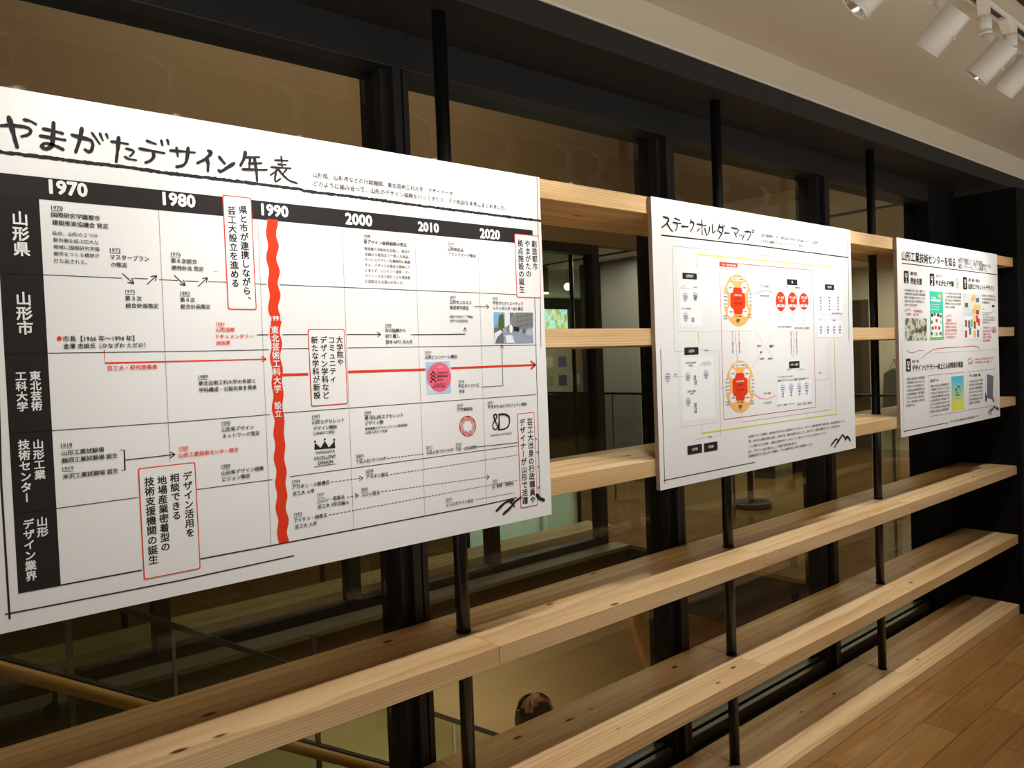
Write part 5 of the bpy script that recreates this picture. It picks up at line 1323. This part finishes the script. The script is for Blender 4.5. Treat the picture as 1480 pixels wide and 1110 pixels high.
for x, pw, ang in SPOTS:
    if first: r = proto; first = False
    else:
        r = proto.copy(); COL.objects.link(r)
        for ch in list(proto.children):
            if ch.type == 'MESH': c = ch.copy(); COL.objects.link(c); c.parent = r
    r.location = (x, TY, 2.655); r.rotation_euler = (0, 0, math.radians(ang))
    r['label'] = SL[vis] if 2.0 < x < 3.2 else 'white track spotlight beyond the frame at %.1f metres along the track' % x
    if 2.0 < x < 3.2: vis += 1
    d = bpy.data.lights.new('lamp_light', 'SPOT'); d.energy = pw*1.12; d.color = (1, .985, .965); d.spot_size = math.radians(78); d.spot_blend = .75; d.shadow_soft_size = .022
    l = bpy.data.objects.new('lamp_light', d); COL.objects.link(l); l.parent = r; l.location = SFR + AIM*.004
    l.rotation_euler = Vector((math.sin(math.radians(ang))*.56, math.cos(math.radians(ang))*.56, -.83)).to_track_quat('-Z', 'Y').to_euler()  # lamp lights aim straight at the posters

# ---------------------------------------------------------------- beyond the glass: stairwell and hall
M_farfloor = floor_mat('polished_hall_floor', (140, 104, 62), (126, 92, 52), (70, 50, 28)); M_farfloor.node_tree.nodes['Principled BSDF'].inputs['Roughness'].default_value = .14
struct(bx('floor_hall', 4.9, 12.0, .4501, 10.0, -.03, 0, mats=M_farfloor))
struct(bx('trim_8', 4.9001, 12.0, .4501, 10.0, -.45, -.0301, mats=M_darkceil))
struct(bx('floor_far', -2.0, 4.9, 2.9501, 10.0, -.45, -.0005, mats=M_farfloor))
struct(bx('floor_lower', -2.0, 12.0, .4501, 10.0, -3.0, -2.9, mats=M_tan))
struct(bx('trim_5', -2.0, 4.899, 2.78, 2.95, -.03, 0, mats=M_ledge))
struct(bx('trim_6', -2.0, 4.899, 2.80, 2.95, -.45, -.0301, mats=M_dkbrown))  # brown kept darker than the wall below, standing in for shade under the ledge
struct(bx('wall_stair_lower', -2.0, 8.5, 2.86, 2.95, -2.9, -.4501, mats=M_tan))
bm = BM(); prism(bm, [(4.84, -.4502), (5.36, -1.7), (7.5, -1.7), (7.5, -.4502)], 'y', 2.80, 2.8599); struct(obj('trim_9', bm, mat('ply_wall_panel', (206, 160, 104), .7)))
struct(bx('wall_stair_end', 8.5, 8.6, .4501, 2.95, -2.9, -.4501, mats=M_tan))
struct(bx('wall_bulkhead', -2.0, 5.6, 2.95, 3.05, 2.50, 4.6, mats=M_brown))
struct(bx('ceiling_stairwell', -2.0, 12.0, .4501, 2.95, 4.6, 4.7, mats=M_brown))
struct(bx('wall_stair_blocker', -2.0, 12.0, .35, .4499, -3.0, -.4501, mats=M_tan))  # unseen wall added to stop world light leaking into the stairwell
struct(bx('wall_hall_blocker', 7.701, 12.0, .35, .4499, -.45, 2.5519, mats=M_cream))  # also unseen, added to close the hall against world light
struct(bx('wall_stair_left', -2.1, -2.0, .4501, 10.0, -3.0, 4.7, mats=M_brown))
struct(bx('ceiling_hall', 5.61, 12.0, 1.24, 10.0, 2.8, 2.9, mats=M_ceil))
struct(bx('ceiling_far', -2.0, 5.6, 3.0501, 10.0, 2.95, 3.0, mats=M_brown))
struct(bx('wall_back_hall', -2.0, 12.0, 10.0, 10.1, -.45, 3.0, mats=M_dkbrown))
struct(bx('wall_stair_upper', 5.61, 12.0, 1.14, 1.239, 2.8, 4.6, mats=M_brown))
struct(bx('wall_stair_right', 5.6, 5.609, 1.24, 2.95, 2.8, 4.6, mats=M_brown))
struct(bx('wall_hall_end', 12.0, 12.1, .4501, 10.0, 0, 2.8, mats=M_cream))
struct(bx('trim_7', 7.0, 7.06, 1.25, 6.0, 2.785, 2.7999, mats=M_black))
FXR = [.125, 1.30, 2.475, 3.65, 4.83]
for i in range(4):
    w = sempty('window_%d' % (i+5), (FXR[i], 3.0, 0)); x0, x1 = FXR[i], FXR[i+1]
    bm = BM(); box(bm, x0, x1, 2.951, 3.05, 2.42, 2.499); obj('window_head', bm, M_black, w)
    bm = BM(); box(bm, x0, x1-.077, 2.96, 3.05, .0005, .06); obj('bottom_rail', bm, M_black, w)
    bm = BM(); box(bm, x1-.077, x1, 2.951, 3.06, .0005, 2.42); obj('mullion', bm, M_black, w)
    bm = BM(); box(bm, x0, x1-.078, 3.0, 3.005, .06, 2.42); obj('glass_pane', bm, M_glass, w)
for i in range(4):
    x0 = .0+1.3*i
    o = bx('shelf_plank', x0, x0+1.298, 3.25, 3.55, .0, .055, mats=M_cedar, origin=(x0+.65, 3.4, 0)); tag(o, 'low cedar plank behind the far window, %s' % ['at the far left', 'left of the far pole', 'between the two far poles', 'at the far right'][i], 'shelf', 'planks behind the far window')
for i, x in enumerate((1.22, 2.52, 3.82, 5.13)):
    bm = BM(); tube(bm, [(x, 3.58, 0), (x, 3.58, 2.94 if x < 5 else 2.94)], .02, 16); tag(obj('steel_pole', bm, M_pole, origin=(x, 3.58, 0)), 'thin black pole standing behind the far window, %s from the left' % ['first', 'second', 'third', 'fourth'][i], 'pole', 'poles behind the far window')

# stair flight going down to the right
def sz(x): return -.62*(x-.16)
bm = BM(); x = .16; z = 0; n = 0
poly = [(x, 0)]
while z > -1.65: z -= .17; poly.append((x, z)); x += .274; poly.append((x, z))
poly.append((4.6, z)); poly.append((4.6, z-.2)); poly.append((x-.1, z-.2)); poly.append((.16, -.35))
prism(bm, poly, 'y', 1.06, 2.55); tag(obj('staircase', bm, M_tan), 'tan staircase going down behind the window shelves', 'stairs'); LAND = z
def balustrade(y, label, railh, wood_rail, xs, x0, x1):
    t = thing('glass_balustrade', label, 'balustrade', (x0, y, sz(x0)), 'stair balustrades')
    bm = BM()
    prism(bm, [(x0, sz(x0)+.06), (x1, sz(x1)+.06), (x1, sz(x1)+railh), (x0, sz(x0)+railh)], 'y', y-.004, y+.004); obj('glass_panel', bm, M_glass, t)
    bm = BM(); prism(bm, [(x0, sz(x0)+railh+.001), (x1, sz(x1)+railh+.001), (x1, sz(x1)+railh+.034), (x0, sz(x0)+railh+.034)], 'y', y-.022, y+.022); obj('top_rail', bm, M_black, t, .004)
    for px in xs:
        bm = BM(); box(bm, px-.008, px+.008, y-.0045-.012, y-.0045, sz(px)-.1, sz(px)+railh+(-.001 if y > 2 else .42)); obj('balustrade_post', bm, M_ledge, t)
    return t
balustrade(1.0, 'near glass balustrade with flat black top rail and thin posts', .872, True, (.45, 1.19, 2.1), -.15, 2.9)
balustrade(2.6, 'far glass balustrade with thin black rail beyond the stairs', .93, False, (1.2, 2.9), .4, 3.4)
t = thing('stair_handrail', 'round light wood handrail sloping down beside the near balustrade', 'handrail', (.2, .93, sz(.2)))
for a_, b_ in ((-.2, .905), (.912, 2.6)):
    bm = BM(); tube(bm, [(a_, .93, sz(a_)+.886), (b_, .93, sz(b_)+.886)], .019, 20); obj('wooden_rail', bm, M_rail, t)
bm = BM(); tube(bm, [(.905, .93, sz(.905)+.886), (.912, .93, sz(.912)+.886)], .0185, 20); obj('rail_joint', bm, M_black, t)
for px in (.40, 1.45, 2.3):
    bm = BM(); tube(bm, [(px, .93, sz(px)+.867), (px, .935, sz(px)+.80), (px, .988, sz(px)+.79)], .006, 10); tube(bm, [(px, .986, sz(px)+.79), (px, .995, sz(px)+.79)], .022, 18); obj('rail_bracket', bm, M_black, t)

# person on the stairs, seen from above through the glass
PXY = Vector((2.44, 1.28)); 
k_ = int((2.44-.16)/.274); footz = -.17*(k_+1)
def person():
    hx, hy = PXY; top = -.045; H = top-footz
    t = thing('person', 'person with thinning dark hair on the stairs below, only the head seen', 'person', (hx, hy, footz))
    def w(dx, dy, f): return (hx+dx, hy+dy, footz+H*f)
    J = [w(0, 0, .53), w(0, 0, .62), w(.0, 0, .72), w(0.01, 0, .80), w(.015, 0, .845), w(.02, 0, .875),
         w(0, .09, .51), w(.03, .095, .28), w(.01, .1, .05), w(.1, .105, .022), w(0, -.09, .51), w(-.02, -.095, .28), w(-.0, -.1, .05), w(.1, -.105, .022),
         w(0, .15, .80), w(-.02, .18, .63), w(.06, .17, .49), w(.1, .16, .44), w(0, -.15, .80), w(-.02, -.18, .63), w(.06, -.17, .49), w(.1, -.16, .44)]
    E_ = [(0, 1), (1, 2), (2, 3), (3, 4), (4, 5), (0, 6), (6, 7), (7, 8), (8, 9), (0, 10), (10, 11), (11, 12), (12, 13), (3, 14), (14, 15), (15, 16), (16, 17), (3, 18), (18, 19), (19, 20), (20, 21)]
    RR = [.13, .12, .135, .10, .055, .05, .085, .06, .045, .04, .085, .06, .045, .04, .06, .045, .035, .035, .06, .045, .035, .035]
    me = bpy.data.meshes.new('body'); me.from_pydata(J, E_, []); o = bpy.data.objects.new('body', me); COL.objects.link(o); o.parent = t; o.matrix_parent_inverse = Matrix.Translation(-Vector(t.location))
    me.materials.append(M_coat); s = o.modifiers.new('skin', 'SKIN'); 
    for i, sv in enumerate(me.skin_vertices[0].data if me.skin_vertices else []): sv.radius = (RR[i], RR[i])
    o.modifiers.new('sub', 'SUBSURF').levels = 2
    return t, H
pt, PHH = person()
hx, hy = PXY; hc = Vector((hx+.02, hy, -.045-.115))
bm = BM(); ball(bm, hc, .098, .078, .115, 32, 20)
for v in bm.verts:
    d = v.co-hc
    if d.z < -.02: v.co.x += .012*(-d.z/.1); v.co.y = hy+d.y*(1+d.z*1.6)
ball(bm, hc+Vector((.098, 0, -.025)), .018, .013, .02, 12, 8)
for sgn in (1, -1):
    ball(bm, hc+Vector((-.005, sgn*.078, -.02)), .022, .010, .032, 12, 8)
tube(bm, [hc+Vector((-.02, 0, -.09)), hc+Vector((-.035, 0, -.2))], [.055, .06], 18)
obj('head', bm, M_skin, pt)
bm = BM(); ball(bm, hc+Vector((-.008, 0, .006)), .104, .085, .118, 36, 24)
kill = []
for v in bm.verts:
    d = v.co-hc
    if d.x > .055-.3*max(0, d.z-.02) and d.z < .085 or d.z < -.075 or (abs(d.x+.022) < .062 and abs(d.y) < .045 and d.z > .07): kill.append(v)
    v.co += (v.co-hc).normalized()*random.uniform(-.0015, .003)
bmesh.ops.delete(bm, geom=kill, context='VERTS')
for i in range(26):
    a = random.uniform(0, 6.283); r_ = random.uniform(.03, .07); p0 = hc+Vector((-.02+.04*math.cos(a), .028*math.sin(a), .113)); p1 = hc+Vector((-.01+.085*math.cos(a), .072*math.sin(a), .082)); tube(bm, [p0, (p0+p1)/2+Vector((0, 0, .008)), p1], [.0012, .0016, .0012], 5)
obj('hair', bm, M_hair, pt, recalc=False)

# hall behind: lift doors, railing, posters, lamp, window, stand, bench, hanging bag
t = thing('lift_door', 'grey metal sliding doors at the far side of the hall', 'door', (7.5, 4.78, 0))
for i, (y0, y1) in enumerate(((4.79, 4.93), (4.935, 5.02), (5.03, 5.42))):
    bm = BM(); box(bm, 7.5+.012*i, 7.56, y0, y1, 0.001, 2.798); obj('door_panel', bm, M_grey, t, .003)
struct(bx('wall_column', 7.48, 7.9, 5.43, 5.75, 0, 2.798, mats=M_black))
t = thing('hall_railing', 'black horizontal rail over glass along the far hall', 'railing', (6.4, 1.2, 0))
bm = BM(); box(bm, 6.385, 6.415, 1.2, 5.4, 1.155, 1.18); obj('top_rail', bm, M_black, t, .002)
bm = BM(); box(bm, 6.397, 6.403, 1.21, 5.39, .002, 1.1545); obj('glass_panel', bm, M_glass, t)
for y in (1.25, 2.75, 4.25):
    bm = BM(); box(bm, 6.376, 6.390, y-.01, y+.01, .001, 1.154); obj('railing_post', bm, M_ledge, t)
t = thing('notice_panel', 'grey display panel pinned with small printed sheets in the far room', 'notice board', (7.2, 6.0, 0))
bm = BM(); box(bm, 6.85, 8.0, 6.0, 6.03, 1.10, 1.78); obj('panel', bm, mat('notice_panel_felt', (150, 140, 120), .9), t)
for px in (6.9, 7.9):
    bm = BM(); box(bm, px-.015, px+.015, 6.031, 6.06, .001, 1.78); obj('panel_leg', bm, M_black, t)
for i in range(2):
    for j in range(4):
        c = [(190, 170, 150), (90, 84, 110), (196, 120, 80), (200, 196, 190), (120, 130, 90), (70, 66, 70), (206, 190, 170), (160, 130, 120)][i*4+j]
        bm = BM(); box(bm, 7.02+.25*j, 7.17+.25*j, 5.996, 5.9995, 1.46-.25*i, 1.60-.25*i); obj('printed_sheet', bm, mat('sheet_%d%d' % (i, j), c, .8), t)
t = thing('pendant_lamp', 'small glowing round lamp in the far room', 'lamp', (7.5, 6.0, 2.54))
bm = BM(); ball(bm, (7.5, 6.0, 2.54), .05, .05, .05); obj('lamp_globe', bm, mat('lamp_globe_glass', (255, 240, 205), .4, emit=5), t)
bm = BM(); tube(bm, [(7.5, 6.0, 2.59), (7.5, 6.0, 2.8)], .004, 8); obj('lamp_cord', bm, M_black, t)
t = thing('strip_light', 'thin glowing ceiling strip light left of the round lamp', 'lamp', (6.9, 6.1, 2.46))
bm = BM(); box(bm, 6.0, 7.22, 6.08, 6.12, 2.44, 2.465); obj('lamp_tube', bm, mat('strip_lamp_glow', (255, 244, 206), .4, emit=3), t)
bm = BM(); box(bm, 6.0, 7.22, 6.08, 6.12, 2.466, 2.7999); obj('lamp_housing', bm, M_dkbrown, t)
w = sempty('window_9', (9.8, 9.98, 1.0))
bm = BM(); box(bm, 8.6, 11.45, 9.985, 9.995, 1.0, 2.58); obj('daylight_view', bm, noise_mat('autumn_trees_outside', [(110, 150, 120), (186, 182, 90), (180, 222, 232), (110, 176, 190)], 9, emit=2.2, stretch=(1, 1, .6)), w)
bm = BM()
for x0, x1, z0, z1 in ((8.52, 8.6, .92, 2.66), (11.45, 11.53, .92, 2.66), (8.6, 11.45, .92, 1.0), (8.6, 11.45, 2.58, 2.66)): box(bm, x0, x1, 9.93, 9.999, z0, z1)
obj('window_frame', bm, M_black, w)
t = thing('screen_stand', 'black round-based stand with a glowing blue screen in the hall', 'stand', (6.9, 2.9, 0))
bm = BM(); tube(bm, [(6.9, 2.9, .001), (6.9, 2.9, .05), (6.9, 2.9, .06)], [.2, .2, .17], 32); obj('stand_base', bm, M_black, t)
bm = BM(); tube(bm, [(6.9, 2.9, .0605), (6.9, 2.9, .9)], .03, 16); obj('stand_post', bm, M_black, t)
bm = BM(); box(bm, 6.6, 7.2, 2.88, 2.92, .901, 1.35); obj('screen_body', bm, M_black, t)
bm = BM(); box(bm, 6.62, 7.18, 2.9201, 2.925, .92, 1.33); obj('lit_screen', bm, mat('blue_screen_glow', (130, 190, 235), .3, emit=6), t)
t = thing('low_bench', 'low cream bench against the far hall wall', 'bench', (8.8, 3.8, 0))
bm = BM(); box(bm, 8.5, 9.6, 3.6, 3.95, .16, .24); obj('bench_seat', bm, M_cream, t, .01)
for px in (8.6, 9.5):
    bm = BM(); box(bm, px-.03, px+.03, 3.65, 3.9, .001, .1595); obj('bench_leg', bm, M_dkbrown, t)
struct(bx('door_1', 11.96, 11.999, 4.0, 4.9, 0, 2.3, mats=M_dkbrown))
t = thing('hanging_bag', 'dark grey bag hanging from a hook on the cream hall wall', 'bag', (11.9, 3.6, 1.2))
bm = BM(); prism(bm, [(3.44, .35), (3.78, .42), (3.74, 1.16), (3.61, 1.24), (3.48, 1.18)], 'x', 11.86, 11.985); obj('bag_body', bm, mat('grey_felt_bag', (90, 86, 76), .9), t, .02)
bm = BM(); tube(bm, [(11.92, 3.54, 1.2), (11.93, 3.61, 1.36), (11.92, 3.68, 1.22)], .006, 8); tube(bm, [(11.999, 3.61, 1.36), (11.92, 3.61, 1.365)], .006, 8); obj('bag_strap', bm, M_black, t)
